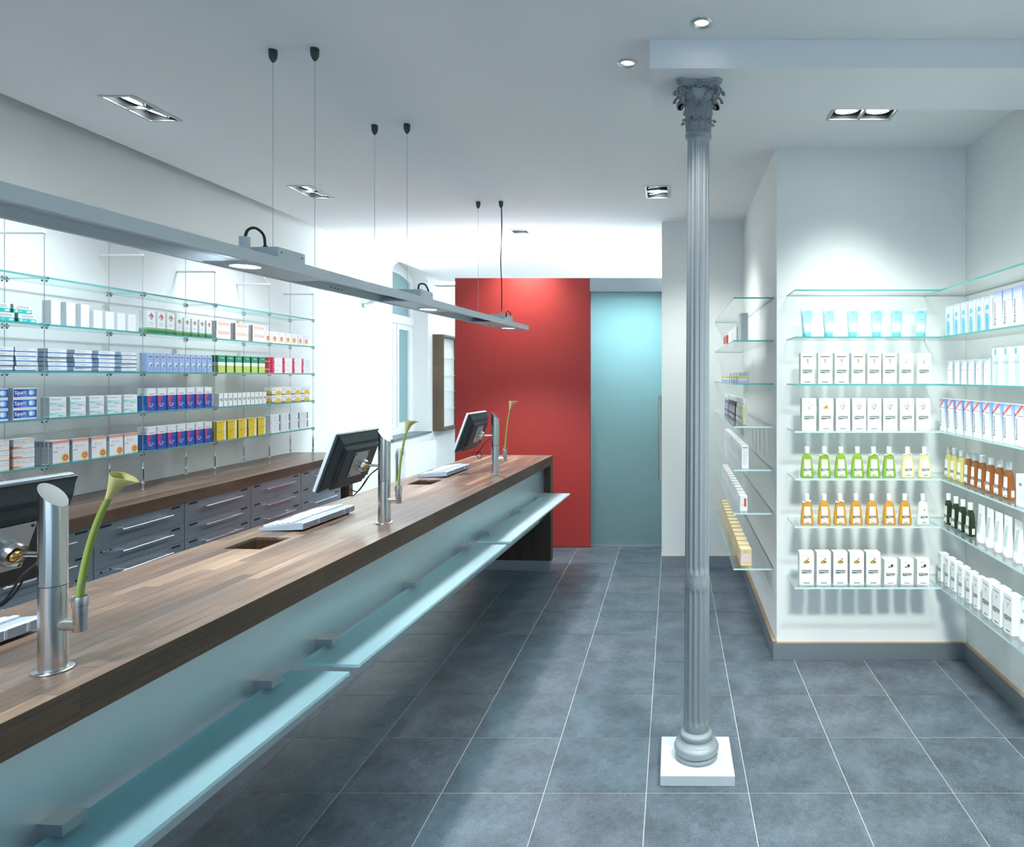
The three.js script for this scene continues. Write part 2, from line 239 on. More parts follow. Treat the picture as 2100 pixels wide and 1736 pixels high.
{ // red partition, sliding glass door, lights behind them
  const p = part('red_partition', wbox(-2.075, -0.789, 0.006, 2.563, 6.36, 6.42), M.red, scene); tag(p, 'tall plain red partition panel standing behind the far end of the counter', 'partition');
  const d = structGroup('door_1');
  part('glass_leaf', wbox(-0.80, -0.082, 0.012, 2.45, 6.43, 6.44), M.frostDoor, d);
  part('header_rail', wbox(-0.789, -0.097, 2.435, 2.563, 6.35, 6.45), M.steelMatt, d);
  part('pull_handle', [cyl(0.0145, 0.0145, 0.80, -0.125, 0.645, -6.375, 20), rod(V(-0.125, 0.75, 6.375), V(-0.125, 0.75, 6.432), 0.007), rod(V(-0.125, 1.34, 6.375), V(-0.125, 1.34, 6.432), 0.007)], M.steel, d);
  part('floor_track', wbox(-0.80, -0.097, 0, 0.010, 6.415, 6.455), M.steelMatt, d);
  const uplight = (X, Y, D, w, l, cd, label, tint) => { // an open trough with a glowing tube that throws its light up
    const t = thing('uplight_trough', label, 'uplight', undefined, V(X, Y, D));
    part('trough', [box(-w / 2, w / 2, -0.03, -0.022, -l / 2, l / 2), box(-w / 2, -w / 2 + 0.005, -0.03, 0.03, -l / 2, l / 2), box(w / 2 - 0.005, w / 2, -0.03, 0.03, -l / 2, l / 2)], M.alu, t);
    part('lamp_tube', w > l ? new THREE.CylinderGeometry(0.014, 0.014, w - 0.03, 12).rotateZ(Math.PI / 2) : new THREE.CylinderGeometry(0.014, 0.014, l - 0.03, 12).rotateX(Math.PI / 2), M.tubeLamp, t);
    part('bracket', w > l ? (D > 9 ? box(-0.03, 0.03, -0.03, -0.024, D - 10.6, 0) : box(-0.03, 0.03, -0.03, -0.024, 0, D - 6.42)) : box(0, -0.096 - X, -0.03, -0.024, -0.03, 0.03), M.alu, t);
    const a = new THREE.RectAreaLight(new THREE.Color().setRGB(...tint), cd, w - 0.03, l - 0.02); a.position.copy(V(X, Y + 0.032, D)); scene.add(a); a.lookAt(X, Y + 5, -D); };
  uplight(-1.35, 2.553, 6.64, 2.0, 0.12, POWER.back, 'long uplight trough fixed behind the top of the red partition', COOL);
  const pl = thing('passage_lamp', 'flat lamp on the passage wall behind the glass door', 'wall lamp', undefined, V(-0.096, 2.42, 7.0));
  part('body', box(-0.62, 0, 0.0, 0.03, -0.06, 0.06), M.alu, pl); part('diffuser', box(-0.60, -0.02, -0.004, 0, -0.05, 0.05), M.tubeLamp, pl);
  const da = new THREE.RectAreaLight(new THREE.Color().setRGB(0.72, 0.93, 1), POWER.door, 0.58, 0.1); da.position.copy(V(-0.406, 2.41, 7.0)); scene.add(da); da.lookAt(-0.406, 0, -7.0);
  uplight(-0.165, 2.5, 8.2, 0.12, 1.5, POWER.back * 1.3, 'uplight trough on the passage wall behind the glass door', COOL); uplight(-2.3, 2.3, 10.45, 1.3, 0.12, POWER.back * 1.3, 'uplight trough on the far passage wall behind the red partition', COOL);
}
{ // wall lamp that washes the left wall and ceiling
  const t = thing('wall_uplight', 'small grey wedge-shaped wall lamp throwing light up the pale wall before the window', 'wall lamp', undefined, V(WL, 2.40, 7.18));
  part('body', extr([[0.0, 0], [0.06, 0.01], [0.15, 0.075], [0.15, 0.09], [0.0, 0.09]], 0.13).translate(0, 0, -0.065), M.alu, t);
  part('bracket', box(0, 0.02, -0.03, 0.1, -0.03, 0.03), M.alu, t);
  part('lens', box(0.02, 0.14, 0.089, 0.092, -0.055, 0.055), M.lensCool, t);
  const a = new THREE.RectAreaLight(new THREE.Color().setRGB(0.95, 0.99, 1), POWER.wallUp, 0.11, 0.11); a.position.copy(V(WL + 0.09, 2.496, 7.18)); scene.add(a); a.lookAt(WL + 0.05, 9, -7.3);
}
for (const [n, boxes] of [ // skirting: a brown core with a steel face, 2 cm proud of the wall
  ['baseboard_recess', [[-0.096, 0.578, 5.70, 5.722, 0, 1]]], ['baseboard_return', [[0.578, 0.6, 3.842, 5.70, 1, 0]]],
  ['baseboard_pilaster', [[0.578, 1.673, 3.84, 3.862, 0, 1]]], ['baseboard_right', [[1.673, 1.695, D0, 3.84, 1, 0]]]]) {
  const g = structGroup(n);
  for (const [a, b, c, d, sx] of boxes) { part('core', wbox(a, b, 0, 0.0945, c, d), M.mdf, g); part('steel_face', sx ? wbox(a - 0.0015, a, 0, 0.0935, c, d) : wbox(a - 0.0015, b, 0, 0.0935, c - 0.0015, c), M.plinth, g); }
}
{ // radiator and display case on the left wall beyond the counter
  const r = thing('radiator', 'flat white panel radiator on the wall below the window', 'radiator', undefined, V(0, 0, 0));
  part('front_panel', rbox(0.012, 0.60, 1.04, 0.004, -3.206, 0.475, -8.52), M.white, r);
  part('side_cover', wbox(-3.29, -3.21, 0.18, 0.77, 8.0, 8.012), M.white, r); part('side_cover', wbox(-3.29, -3.21, 0.18, 0.77, 9.03, 9.042), M.white, r);
  part('top_grille', Array.from({ length: 26 }, (_, i) => wbox(-3.29, -3.212, 0.762, 0.768, 8.014 + i * 0.039, 8.014 + i * 0.039 + 0.028)), M.white, r);
  part('heating_panel', wbox(-3.275, -3.245, 0.2, 0.74, 8.02, 9.02), M.white, r);
  part('valve', [cyl(0.016, 0.016, 0.05, -3.24, 0.69, -7.985, 14)], M.black, r);
  const c = thing('wall_case', 'tall shallow brown wooden wall case with glass shelves beside the red partition', 'display case', undefined, V(0, 0, 0));
  const A = 9.24, B = 10.15;
  part('back_panel', wbox(WL, WL + 0.008, 0.88, 2.2, A + 0.01, B - 0.01), M.white, c);
  part('side_panel', wbox(WL, WL + 0.152, 0.87, 2.21, A, A + 0.028), M.woodGrey, c); part('side_panel', wbox(WL, WL + 0.152, 0.87, 2.21, B - 0.028, B), M.woodGrey, c);
  part('top_panel', wbox(WL, WL + 0.152, 2.182, 2.21, A + 0.028, B - 0.028), M.woodGrey, c); part('bottom_panel', wbox(WL, WL + 0.152, 0.87, 0.898, A + 0.028, B - 0.028), M.woodGrey, c);
  for (const y of [1.89, 1.645, 1.42, 1.17]) part('shelf', wbox(WL + 0.01, WL + 0.135, y - 0.006, y, A + 0.029, B - 0.029), glassMats(1), c);
}
function glassMats(pale) { const e = pale ? M.glassEdgePale : M.glassEdge; return [e, e, M.pane, M.pane, e, e]; }

// ------------------------------------------------------------------ cast-iron column
{
  const t = thing('column', 'slim grey fluted cast-iron column with leafy capital on a square base plate', 'column', undefined, V(0.098, 0, 2.795)); t.rotation.z = -0.0033;
  part('base_plate', rbox(0.296, 0.0425, 0.29, 0.0025, 0, 0.02125, 0), M.padTop, t);
  part('base', lathe([[0.0, 0.042], [0.088, 0.042], [0.0895, 0.052], [0.088, 0.060], [0.083, 0.063], [0.086, 0.066], [0.0925, 0.076], [0.0935, 0.088], [0.089, 0.099], [0.080, 0.104], [0.078, 0.107], [0.071, 0.112], [0.0665, 0.12], [0.066, 0.125], [0.068, 0.128], [0.068, 0.140], [0.063, 0.146], [0.058, 0.149], [0.0535, 0.153], [0.050, 0.158]], 64), M.column, t);
  const H0 = 0.15, H1 = 2.63, rad = (y) => 0.0525 + (0.0455 - 0.0525) * (y - H0) / (H1 - H0), ny = 240, na = 192, P = [], U = [], I = [], NF = 14;
  for (let i = 0; i <= ny; i++) {
    const y = H0 + (H1 - H0) * i / ny, edge = (a, b) => Math.max(0, Math.min(1, (y - a) / 0.014)) * Math.max(0, Math.min(1, (b - y) / 0.014));
    const k = Math.max(edge(0.185, 0.748), edge(0.812, 2.60));
    let r = rad(y); if (y > 0.772 && y < 0.782) r += 0.0008; if (y < 0.772 && y > 0.17) r += 0.0012;
    for (let j = 0; j <= na; j++) { const t = j / na * Math.PI * 2, ph = (t / (Math.PI * 2) * NF) % 1, c = Math.abs(ph - 0.5) < 0.36 ? Math.sqrt(Math.max(0, 1 - ((ph - 0.5) / 0.36) ** 2)) : 0, q = r - 0.0055 * k * c; P.push(q * Math.cos(t), y, q * Math.sin(t)); U.push(j / na * 0.33, y); }
  }
  for (let i = 0; i < ny; i++) for (let j = 0; j < na; j++) { const a = i * (na + 1) + j, b = a + na + 1; I.push(a, b, a + 1, b, b + 1, a + 1); }
  const g = new THREE.BufferGeometry(); g.setAttribute('position', new THREE.Float32BufferAttribute(P, 3)); g.setAttribute('uv', new THREE.Float32BufferAttribute(U, 2)); g.setIndex(I); g.computeVertexNormals();
  part('shaft', g, M.column, t);
  part('neck_ring', lathe([[0.045, 2.612], [0.052, 2.618], [0.0565, 2.626], [0.0565, 2.632], [0.0515, 2.640], [0.047, 2.645]]), M.column, t);
  const cap = part('capital', lathe([[0.045, 2.635], [0.047, 2.66], [0.0475, 2.70], [0.050, 2.735], [0.057, 2.77], [0.068, 2.80], [0.076, 2.812], [0.0, 2.812]], 48), M.column, t);
  // abacus with hollow sides and cut corners
  const s = new THREE.Shape(), A = 0.093, C = 0.018; s.moveTo(A, A - C);
  s.lineTo(A - C, A); s.quadraticCurveTo(0, A - 0.038, -A + C, A); s.lineTo(-A, A - C); s.quadraticCurveTo(-A + 0.038, 0, -A, -A + C); s.lineTo(-A + C, -A); s.quadraticCurveTo(0, -A + 0.038, A - C, -A); s.lineTo(A, -A + C); s.quadraticCurveTo(A - 0.038, 0, A, A - C);
  const slab = (k, d, y) => new THREE.ExtrudeGeometry(s, { depth: d, bevelEnabled: true, bevelSize: 0.0015, bevelThickness: 0.0015, bevelSegments: 1, curveSegments: 16 }).scale(k, k, 1).rotateX(-Math.PI / 2).translate(0, y, 0);
  part('abacus', [slab(0.90, 0.006, 2.811), slab(0.95, 0.005, 2.819), slab(1.0, 0.009, 2.826)], M.column, t);
  const leaf = (h, w, out, curl) => shell((u, v) => { // u up, v across
    const x = (v - 0.5) * 2, taper = Math.sin(Math.min(1, 0.35 + u * 0.9) * Math.PI) ** 0.5 * (0.72 + 0.28 * Math.cos(u * 26)) * (u > 0.96 ? 0.7 : 1);
    const a = Math.max(0, u - 0.62) / 0.38 * curl, y = u < 0.62 ? u * h / 0.75 : 0.62 * h / 0.75 + Math.sin(a) * h * 0.16, z = out * u * u + (u > 0.62 ? (1 - Math.cos(a)) * h * 0.16 : 0);
    return v3(x * w * taper, y, z - x * x * w * 0.35 + 0.0022 * Math.cos(x * 11) + 0.004 * (1 - Math.abs(x)));
  }, 22, 14, 0.003);
  const low = leaf(0.05, 0.017, 0.006, 3.6), mid = leaf(0.085, 0.0235, 0.010, 4.2), tall = leaf(0.128, 0.021, 0.020, 3.4);
  const ring = (geo, n, r, y, a0, nm) => { for (let i = 0; i < n; i++) { const m = part(nm, geo, M.column, cap); m.rotation.y = a0 + i / n * Math.PI * 2; m.position.set(Math.sin(m.rotation.y) * r, y, Math.cos(m.rotation.y) * r); } };
  ring(low, 10, 0.0465, 2.643, 0.1, 'collar_leaf'); ring(mid, 8, 0.0475, 2.68, 0, 'acanthus_leaf'); ring(tall, 8, 0.050, 2.682, Math.PI / 8, 'acanthus_leaf');
  const scroll = []; for (let i = 0; i <= 60; i++) { const a = i / 60 * 4.6 * Math.PI / 2 * 1.25, r = 0.0175 * (1 - i / 60 * 0.86); scroll.push(v3(0, 0.0175 - r * Math.cos(a) , r * Math.sin(a) )); }
  for (let i = 0; i < 4; i++) {                                          // corner volutes with their stalks
    const a = Math.PI / 4 + i * Math.PI / 2, dir = v3(Math.sin(a), 0, Math.cos(a));
    for (const sd of [-1, 1]) {
      const b = a + sd * 0.62, pts = []; for (let k = 0; k <= 8; k++) { const q = k / 8; pts.push(v3(Math.sin(b - sd * 0.62 * q) * (0.055 + 0.05 * q * q), 2.735 + 0.068 * Math.sqrt(q), Math.cos(b - sd * 0.62 * q) * (0.055 + 0.05 * q * q))); }
      const top = pts[8], perp = v3(Math.cos(a), 0, -Math.sin(a)).multiplyScalar(sd * 0.006);
      const sp = []; for (let k = 0; k <= 40; k++) { const q = k / 40, an = q * Math.PI * 3.4, r = 0.0165 * (1 - q * 0.82); sp.push(top.clone().add(perp).addScaledVector(dir, 0.0 + r * Math.sin(an)).add(v3(0, -0.0165 + r * Math.cos(an), 0))); }
      part('volute', [pipe(pts.concat(sp), 0.0042, 90, 7)], M.column, cap);
    }
  }
  for (let i = 0; i < 4; i++) { const a = i * Math.PI / 2, fl = []; for (let k = 0; k < 6; k++) fl.push(new THREE.SphereGeometry(0.0068, 10, 8).scale(1, 1, 0.6).translate(0.0105 * Math.cos(k * 1.047), 0.0105 * Math.sin(k * 1.047), 0)); fl.push(new THREE.SphereGeometry(0.006, 10, 8)); const m = part('flower', fl, M.column, cap); m.rotation.y = a; m.position.set(Math.sin(a) * 0.076, 2.817, Math.cos(a) * 0.076); }
}

// ------------------------------------------------------------------ sales counter
const CU0 = -2.028, CU1 = -1.367, CV0 = 0.45, CV1 = 5.586, CY = 0.959;
const slots = [[-1.90, -1.75, 2.475, 2.66], [-1.90, -1.75, 4.02, 4.205]];
function staves(parent, u0, u1, v0, v1, rows, y, holes, rot, yBase = 0.009) {   // block-board: every stave its own piece, its joints a hair open
  const w = (u1 - u0) / rows, g = 0.0003;
  for (let r = 0; r < rows; r++) {
    let v = v0 - rr(0, 0.5);
    while (v < v1) {
      const L = rr(0.35, 0.85), a = Math.max(v, v0), b = Math.min(v + L, v1); v += L;
      if (b - a < 0.02) continue;
      let rects = [[u0 + r * w, u0 + r * w + w, a, b]];
      for (const [h0, h1, k0, k1] of holes) rects = rects.flatMap(([p, q, s, e]) => { if (h1 <= p || h0 >= q || k1 <= s || k0 >= e) return [[p, q, s, e]]; const o = []; if (s < k0) o.push([p, q, s, k0]); if (e > k1) o.push([p, q, k1, e]); const m0 = Math.max(s, k0), m1 = Math.min(e, k1); if (p < h0) o.push([p, h0, m0, m1]); if (q > h1) o.push([h1, q, m0, m1]); return o; });
      rects = rects.filter(([p, q, s, e]) => q - p > 0.002 && e - s > 0.002); if (!rects.length) continue;
      const mat = woods[Math.floor(rnd() * 8)], su = rnd(), sv = rnd();
      rects.forEach(([p, q, s, e]) => { const x = box(p + g, q - g, y - yBase, y, -e + g, -s - g), uv = x.attributes.uv; for (let i = 8; i < 12; i++) uv.setXY(i, uv.getX(i) + su, uv.getY(i) + sv); part('stave', x, mat, parent); });
    }
  }
}
{
  const t = thing('sales_counter', 'long brown block-board sales counter with pale metal front panel and wooden end', 'counter', undefined, V(0, 0, 0), -TH);
  const rect = ([a, b, c, d]) => [[a, c], [b, c], [b, d], [a, d]];
  part('worktop', extr(rect([CU0, CU1, CV0, CV1]), 0.0755 - 0.009, slots.map(rect)).rotateX(-Math.PI / 2).translate(0, CY - 0.0755, 0), M.woodEdge, t).geometry.attributes.uv.array.forEach((x, i, a) => { a[i] = x * 0.8; });
  part('edge_strip', swapUV(box(CU1 - 0.0004, CU1 + 0.0008, CY - 0.0755, CY, -CV1, -CV0)), M.woodEdge, t);
  staves(t, CU0, CU1 - 0.0005, CV0, CV1, 15, CY, slots);
  part('end_panel', box(CU0 + 0.01, CU1, 0.085, CY - 0.0757, -CV1, -CV1 + 0.075), M.woodDark, t);
  part('end_panel_edge', box(CU1, CU1 + 0.001, 0.085, CY - 0.0757, -CV1, -CV1 + 0.075), M.woodEdge, t);
  part('plinth', box(CU0 + 0.02, CU1 - 0.004, 0, 0.085, -CV1 + 0.003, -CV1 + 0.073), M.steelMatt, t);
  part('near_end_panel', box(CU0 + 0.01, CU1, 0.0, CY - 0.0757, -CV0 - 0.075, -CV0), M.woodDark, t);
  part('front_panel', box(-1.434, -1.424, 0.434, CY - 0.076, -CV1 + 0.0755, -CV0 - 0.0755), M.panel, t);
  part('carcass', box(-1.98, -1.4345, 0.436, CY - 0.19, -CV1 + 0.0755, -CV0 - 0.0755), M.dark, t);
  for (const [a, b, c, d] of slots) part('slot_lining', [box(a - 0.004, a, CY - 0.17, CY - 0.01, -d, -c), box(b, b + 0.004, CY - 0.17, CY - 0.01, -d, -c), box(a, b, CY - 0.17, CY - 0.01, -c, -c + 0.004), box(a, b, CY - 0.17, CY - 0.01, -d - 0.004, -d), box(a, b, CY - 0.174, CY - 0.17, -d, -c)], M.woodEdge, t);
}
{ // glass ledges on the counter front, gripped by steel blocks
  const spans = [[0.55, 2.119, [0.66, 1.32, 1.985], 'nearest frosted glass ledge on the counter front, cut by the picture edge'], [2.173, 3.778, [2.31, 2.975, 3.635], 'middle frosted glass ledge along the counter front'], [3.849, 5.470, [3.985, 4.64, 5.31], 'farthest frosted glass ledge on the counter front, reaching before the red partition']];
  spans.forEach(([a, b, br, label]) => {
    const t = thing('glass_ledge', label, 'glass shelf', 'frosted glass ledges on the counter front', V(0, 0, 0), -TH);
    part('glass_plate', box(-1.398, -1.193, 0.648, 0.659, -b, -a), [M.glassEdgePale, M.glassEdgePale, M.frost, M.frost, M.glassEdgePale, M.glassEdgePale], t);
    for (const v of br) part('bracket', [box(-1.424, -1.3985, 0.628, 0.684, -v - 0.058, -v), box(-1.3985, -1.366, 0.6592, 0.684, -v - 0.058, -v), box(-1.3985, -1.366, 0.628, 0.6478, -v - 0.058, -v)], M.steelMatt, t);
  });
}

// ------------------------------------------------------------------ workstations on the counter
const WS = [1.428, 2.955, 4.50], WHICH = ['nearest', 'middle', 'farthest'];
{
  const stand = (() => {
    const t = new THREE.Group(), r = 0.0265, H = 0.424, drop = 0.052;
    const cut = (r, h, drop) => { const g = new THREE.CylinderGeometry(r, r, h, 48, 1).translate(0, h / 2, 0), p = g.attributes.position; for (let i = 0; i < p.count; i++) if (p.getY(i) > h - 1e-4) p.setY(i, h - (p.getX(i) + r) / (2 * r) * drop); g.computeVertexNormals(); return toCreasedNormals(g, 0.6); };
    part('flange', lathe([[0.0, 0], [0.0375, 0], [0.0385, 0.002], [0.0375, 0.0045], [0.027, 0.0055], [0.0, 0.0055]], 56), M.steel, t);
    part('lower_tube', cyl(r, r, 0.188, 0, 0.005, 0, 48), M.steel, t);
    part('upper_tube', cut(r, H - 0.1945, drop).translate(0, 0.1945, 0), M.steel, t);
    part('joint_ring', cyl(r - 0.0015, r - 0.0015, 0.004, 0, 0.192, 0, 40), M.dark, t);
    part('set_screw', new THREE.SphereGeometry(0.0022, 8, 6).translate(-0.008, 0.205, 0.0255), M.black, t);
    part('arm', rod(v3(-r + 0.004, 0.262, 0), v3(-0.092, 0.262, 0), 0.006, 14), M.steel, t);
    part('holder_elbow', [rod(v3(r - 0.006, 0.104, 0), v3(0.066, 0.104, 0), 0.0135, 28), new THREE.SphereGeometry(0.0137, 24, 16).translate(0.066, 0.104, 0)], M.steel, t);
    const c = part('holder_cup', lathe([[0.0, 0.0], [0.0137, 0.0], [0.0137, 0.055], [0.0156, 0.0555], [0.0156, 0.078], [0.0142, 0.078], [0.0122, 0.0775], [0.0122, 0.012], [0, 0.012]], 36).translate(0.066, 0.091, 0), M.steel, t);
    t.name = 'monitor_stand'; t.userData.base = 'monitor_stand'; tag(t, '', 'stand', 'steel monitor stands on the counter'); return t;
  })();
  const vase = (() => {
    const t = new THREE.Group(); t.name = 'tube_vase'; t.userData.base = 'tube_vase'; tag(t, '', 'vase', 'glass tube vases in the steel holders');
    part('glass', lathe([[0.0, 0.0], [0.0112, 0.0], [0.0116, 0.003], [0.0116, 0.082], [0.0121, 0.083], [0.0121, 0.095], [0.0105, 0.095], [0.0102, 0.004], [0.0, 0.004]], 32), M.tubeGlass, t); return t;
  })();
  const lily = (k) => {
    const t = new THREE.Group(); t.name = 'calla_lily'; t.userData.base = 'calla_lily'; tag(t, '', 'flower', 'calla lilies in the tube vases');
    const S = [[[0, 0, 0], [0.004, 0.08, 0], [0.020, 0.17, -0.004], [0.041, 0.235, -0.006], [0.066, 0.285, -0.006]], [[0, 0, 0], [0.004, 0.08, 0], [0.010, 0.17, -0.004], [0.022, 0.245, -0.006], [0.034, 0.302, -0.006]], [[0, 0, 0], [0.006, 0.09, 0], [0.016, 0.19, 0], [0.028, 0.28, 0], [0.038, 0.335, 0]]][k].map((p) => v3(...p));
    const curve = new THREE.CatmullRomCurve3(S), R = [0.0085, 0.0062, 0.0062][k];
    const g = new THREE.TubeGeometry(curve, 40, 1, 12), P = g.attributes.position; for (let i = 0; i <= 40; i++) { const c = curve.getPointAt(i / 40), q = R * (1 - 0.22 * i / 40); for (let j = 0; j <= 12; j++) { const a = i * 13 + j; P.setXYZ(a, c.x + (P.getX(a) - c.x) * q, c.y + (P.getY(a) - c.y) * q, c.z + (P.getZ(a) - c.z) * q); } }
    part('stem', g, M.stem, t);
    const e = S[4], d = curve.getTangentAt(1), side = v3(0, 0, 1), out = side.clone().cross(d).normalize().multiplyScalar(-1), L = 0.070;
    // funnel: one lip drawn out to a point on the outer side
    part('spathe', shell((u, v) => { const a = (v * 1.06 - 0.03) * Math.PI * 2, face = Math.cos(a), r = R * 0.74 + (0.0150 + 0.004 * face) * u ** 1.3 + (v > 0.94 ? 0.0012 : 0), l = L * u * (0.84 + 0.16 * Math.max(0, face) ** 3) , tip = u ** 4 * Math.max(0, face) ** 7 * 0.022; return e.clone().addScaledVector(d, l - tip * 0.25 - 0.003).addScaledVector(out, r * face + tip).addScaledVector(side, r * Math.sin(a)); }, 22, 44, 0.0011), M.spathe, t);
    part('spadix', rod(e.clone().addScaledVector(d, 0.006), e.clone().addScaledVector(d, 0.042), 0.0028, 10), M.spadix, t);
    return t;
  };
  const monitor = (() => { // local: x along the counter, y up the screen, +z to the back; origin at the hub centre on the arm end
    const t = new THREE.Group(); t.name = 'monitor'; t.userData.base = 'monitor'; tag(t, '', 'monitor', 'tilted black flat monitors on the counter'); const b = -0.085;
    part('bezel', rbox(0.352, 0.272, 0.016, 0.004, 0, 0, b), M.bezel, t);
    part('screen', box(-0.158, 0.158, -0.112, 0.118, b - 0.0092, b - 0.0082), M.screen, t);
    const fr = (w0, h0, w1, h1, z0, z1, dy = 0) => { const g = new THREE.CylinderGeometry(Math.SQRT1_2, Math.SQRT1_2, 1, 4, 1).rotateY(Math.PI / 4).rotateX(Math.PI / 2).toNonIndexed(), p = g.attributes.position; for (let i = 0; i < p.count; i++) { const f = p.getZ(i) > 0; p.setXYZ(i, p.getX(i) * (f ? w1 : w0), p.getY(i) * (f ? h1 : h0) + (f ? dy : 0), f ? z1 : z0); } g.computeVertexNormals(); return g; };
    part('back_shell', [rbox(0.350, 0.270, 0.012, 0.003, 0, 0, b + 0.013), fr(0.342, 0.262, 0.30, 0.205, b + 0.018, b + 0.044, -0.004)], M.shellBlack, t);
    part('electronics_cover', [fr(0.292, 0.172, 0.262, 0.150, b + 0.043, b + 0.06, -0.006), rbox(0.26, 0.05, 0.012, 0.004, 0, -0.095, b + 0.04)], M.shellBlack, t);
    const vents = []; for (let i = 0; i < 22; i++) vents.push(box(-0.1265 + i * 0.0115, -0.1205 + i * 0.0115, 0.066, 0.073, b + 0.0595, b + 0.0606)); for (let i = 0; i < 15; i++) vents.push(box(-0.1405, -0.1335, 0.058 - i * 0.0098, 0.0625 - i * 0.0098, b + 0.048, b + 0.0535));
    part('vents', vents, M.black, t);
    const plate = part('mounting_plate', rbox(0.118, 0.118, 0.003, 0.001, 0.0, -0.004, b + 0.0622), M.steelMatt, t);
    part('screws', [[-1, -1], [1, -1], [1, 1], [-1, 1]].map(([x, y]) => new THREE.CylinderGeometry(0.0035, 0.0035, 0.002, 12).rotateX(Math.PI / 2).translate(x * 0.05, y * 0.05 - 0.004, b + 0.0645)), M.black, plate);
    part('hub', [new THREE.CylinderGeometry(0.029, 0.030, 0.024, 36).rotateX(Math.PI / 2).translate(0, -0.004, b + 0.076), new THREE.CylinderGeometry(0.026, 0.028, 0.012, 36, 1, true).rotateX(Math.PI / 2).translate(0, -0.004, b + 0.094)], M.steel, t).material.side = THREE.DoubleSide;
    part('ball_joint', new THREE.SphereGeometry(0.0165, 24, 16).translate(0, -0.004, b + 0.092), M.brass, t);
    part('sockets', [[-0.1, -0.112], [-0.06, -0.112], [-0.02, -0.112], [0.04, -0.112]].map(([x, y]) => rbox(0.024, 0.012, 0.014, 0.002, x, y, b + 0.04)), M.black, t);
    return t;
  })();
  const keyboard = (() => { // local: x along the counter (0.41 long), z across (front edge at z = 0 on the clerk's side, rear edge raised)
    const t = new THREE.Group(); t.name = 'keyboard'; t.userData.base = 'keyboard'; tag(t, '', 'keyboard', 'pale keyboards on the counter'); const W = 0.41;
    const ex = (pts, w) => extr(pts, w, [], 0.0012).rotateY(-Math.PI / 2).translate(w / 2, 0, 0);
    part('case', ex([[0.0, 0.003], [0.006, 0.001], [0.150, 0.007], [0.195, 0.010], [0.197, 0.034], [0.192, 0.038], [0.165, 0.036], [0.006, 0.012], [0.0, 0.009]], W), M.keyCase, t);
    part('rear_ridges', [-0.09, 0.115, 0.17].map((x) => rbox(0.008, 0.022, 0.003, 0.001, x, 0.023, 0.198)).concat([-0.15, -0.02, 0.09].map((x) => rbox(0.016, 0.007, 0.008, 0.001, x, 0.008, 0.185))), M.keyGrey, t);
    part('foot', cyl(0.006, 0.007, 0.012, -0.185, 0, 0.188, 12), M.rubber, t); part('foot', cyl(0.006, 0.007, 0.012, 0.16, 0, 0.188, 12), M.rubber, t);
    part('cover_strip', rbox(0.13, 0.004, 0.026, 0.001, -0.05, 0.0385, 0.172), M.keyGrey, t);
    for (let r = 0; r < 6; r++) { const z = 0.022 + r * 0.0215 + (r > 4 ? 0.006 : 0), y = 0.0125 + z * 0.155, keys = []; for (let i = 0; i < 20; i++) { if (r === 0 && i > 4 && i < 10) continue; const x = -0.19 + i * 0.0197 + (i > 14 ? 0.005 : 0); keys.push(rbox(0.0172, 0.0085, 0.0172, 0.002, x, y + 0.004, z)); } part('key_row', keys, std('keyTop', [0.52, 0.55, 0.61], 0.5), t); }
    return t;
  })();
  const near = ['beside the picture\'s near edge', 'in the middle of the counter', 'at the far end of the counter'];
  WS.forEach((v, i) => {
    const put = (o, u, y, vv, ry, label) => { const c = i && !o.userData.fresh ? o.clone() : o; if (i && c !== o) { c.userData = { ...o.userData }; } c.name = numbered(c.userData.base); delete c.userData.base; scene.add(c); c.position.copy(LP(u, y, vv)); c.rotation.order = 'YXZ'; c.rotation.y = ry - TH; c.userData.label = label; if (!i) o.userData.base = c.name.replace(/_\d+$/, ''); return c; };
    put(stand, -1.50, CY, v, 0, ['large brushed steel post with slanted top standing nearest the camera', 'brushed steel post with slanted top in the middle of the counter', 'brushed steel post with slanted top before the red partition'][i]);
    put(vase, -1.434, CY + 0.1035, v, 0, ['slim glass tube vase in the nearest steel holder', 'slim glass tube vase in the middle steel holder', 'slim glass tube vase in the farthest steel holder'][i]);
    const l = lily(i); l.userData.fresh = 1; put(l, -1.437, CY + 0.108, v, [0.0, 0.15, 0.05][i], ['large yellow calla lily with thick green stem nearest the camera', 'pale yellow calla lily above the middle of the counter', 'small yellow calla lily seen against the red partition'][i]); delete l.userData.fresh;
    const m = put(monitor, -1.5965, CY + 0.266, v - 0.003, Math.PI / 2, ['large black monitor back behind the nearest steel post', 'black monitor seen from behind at the middle steel post', 'black monitor seen from behind against the red partition'][i]); m.rotation.x = 0.36;
    put(keyboard, -1.96, CY, v + 0.015, Math.PI / 2, ['pale grey keyboard cut by the picture edge behind the nearest steel post', 'pale grey keyboard beside the open slot in the middle of the counter', 'pale grey keyboard on the far part of the counter'][i]);
    const cb = thing('monitor_cable', ['black cable under the nearest monitor', 'black cables running from the middle monitor to its steel post', 'black looped cable hanging between the farthest monitor and its steel post'][i], 'cable', 'cables between monitors and posts', LP(-1.50, CY, v), -TH);
    const a = v3(-0.150, 0.150, 0.06), b = v3(-0.150, 0.155, 0.02), e = v3(-0.024, 0.250, 0.004);
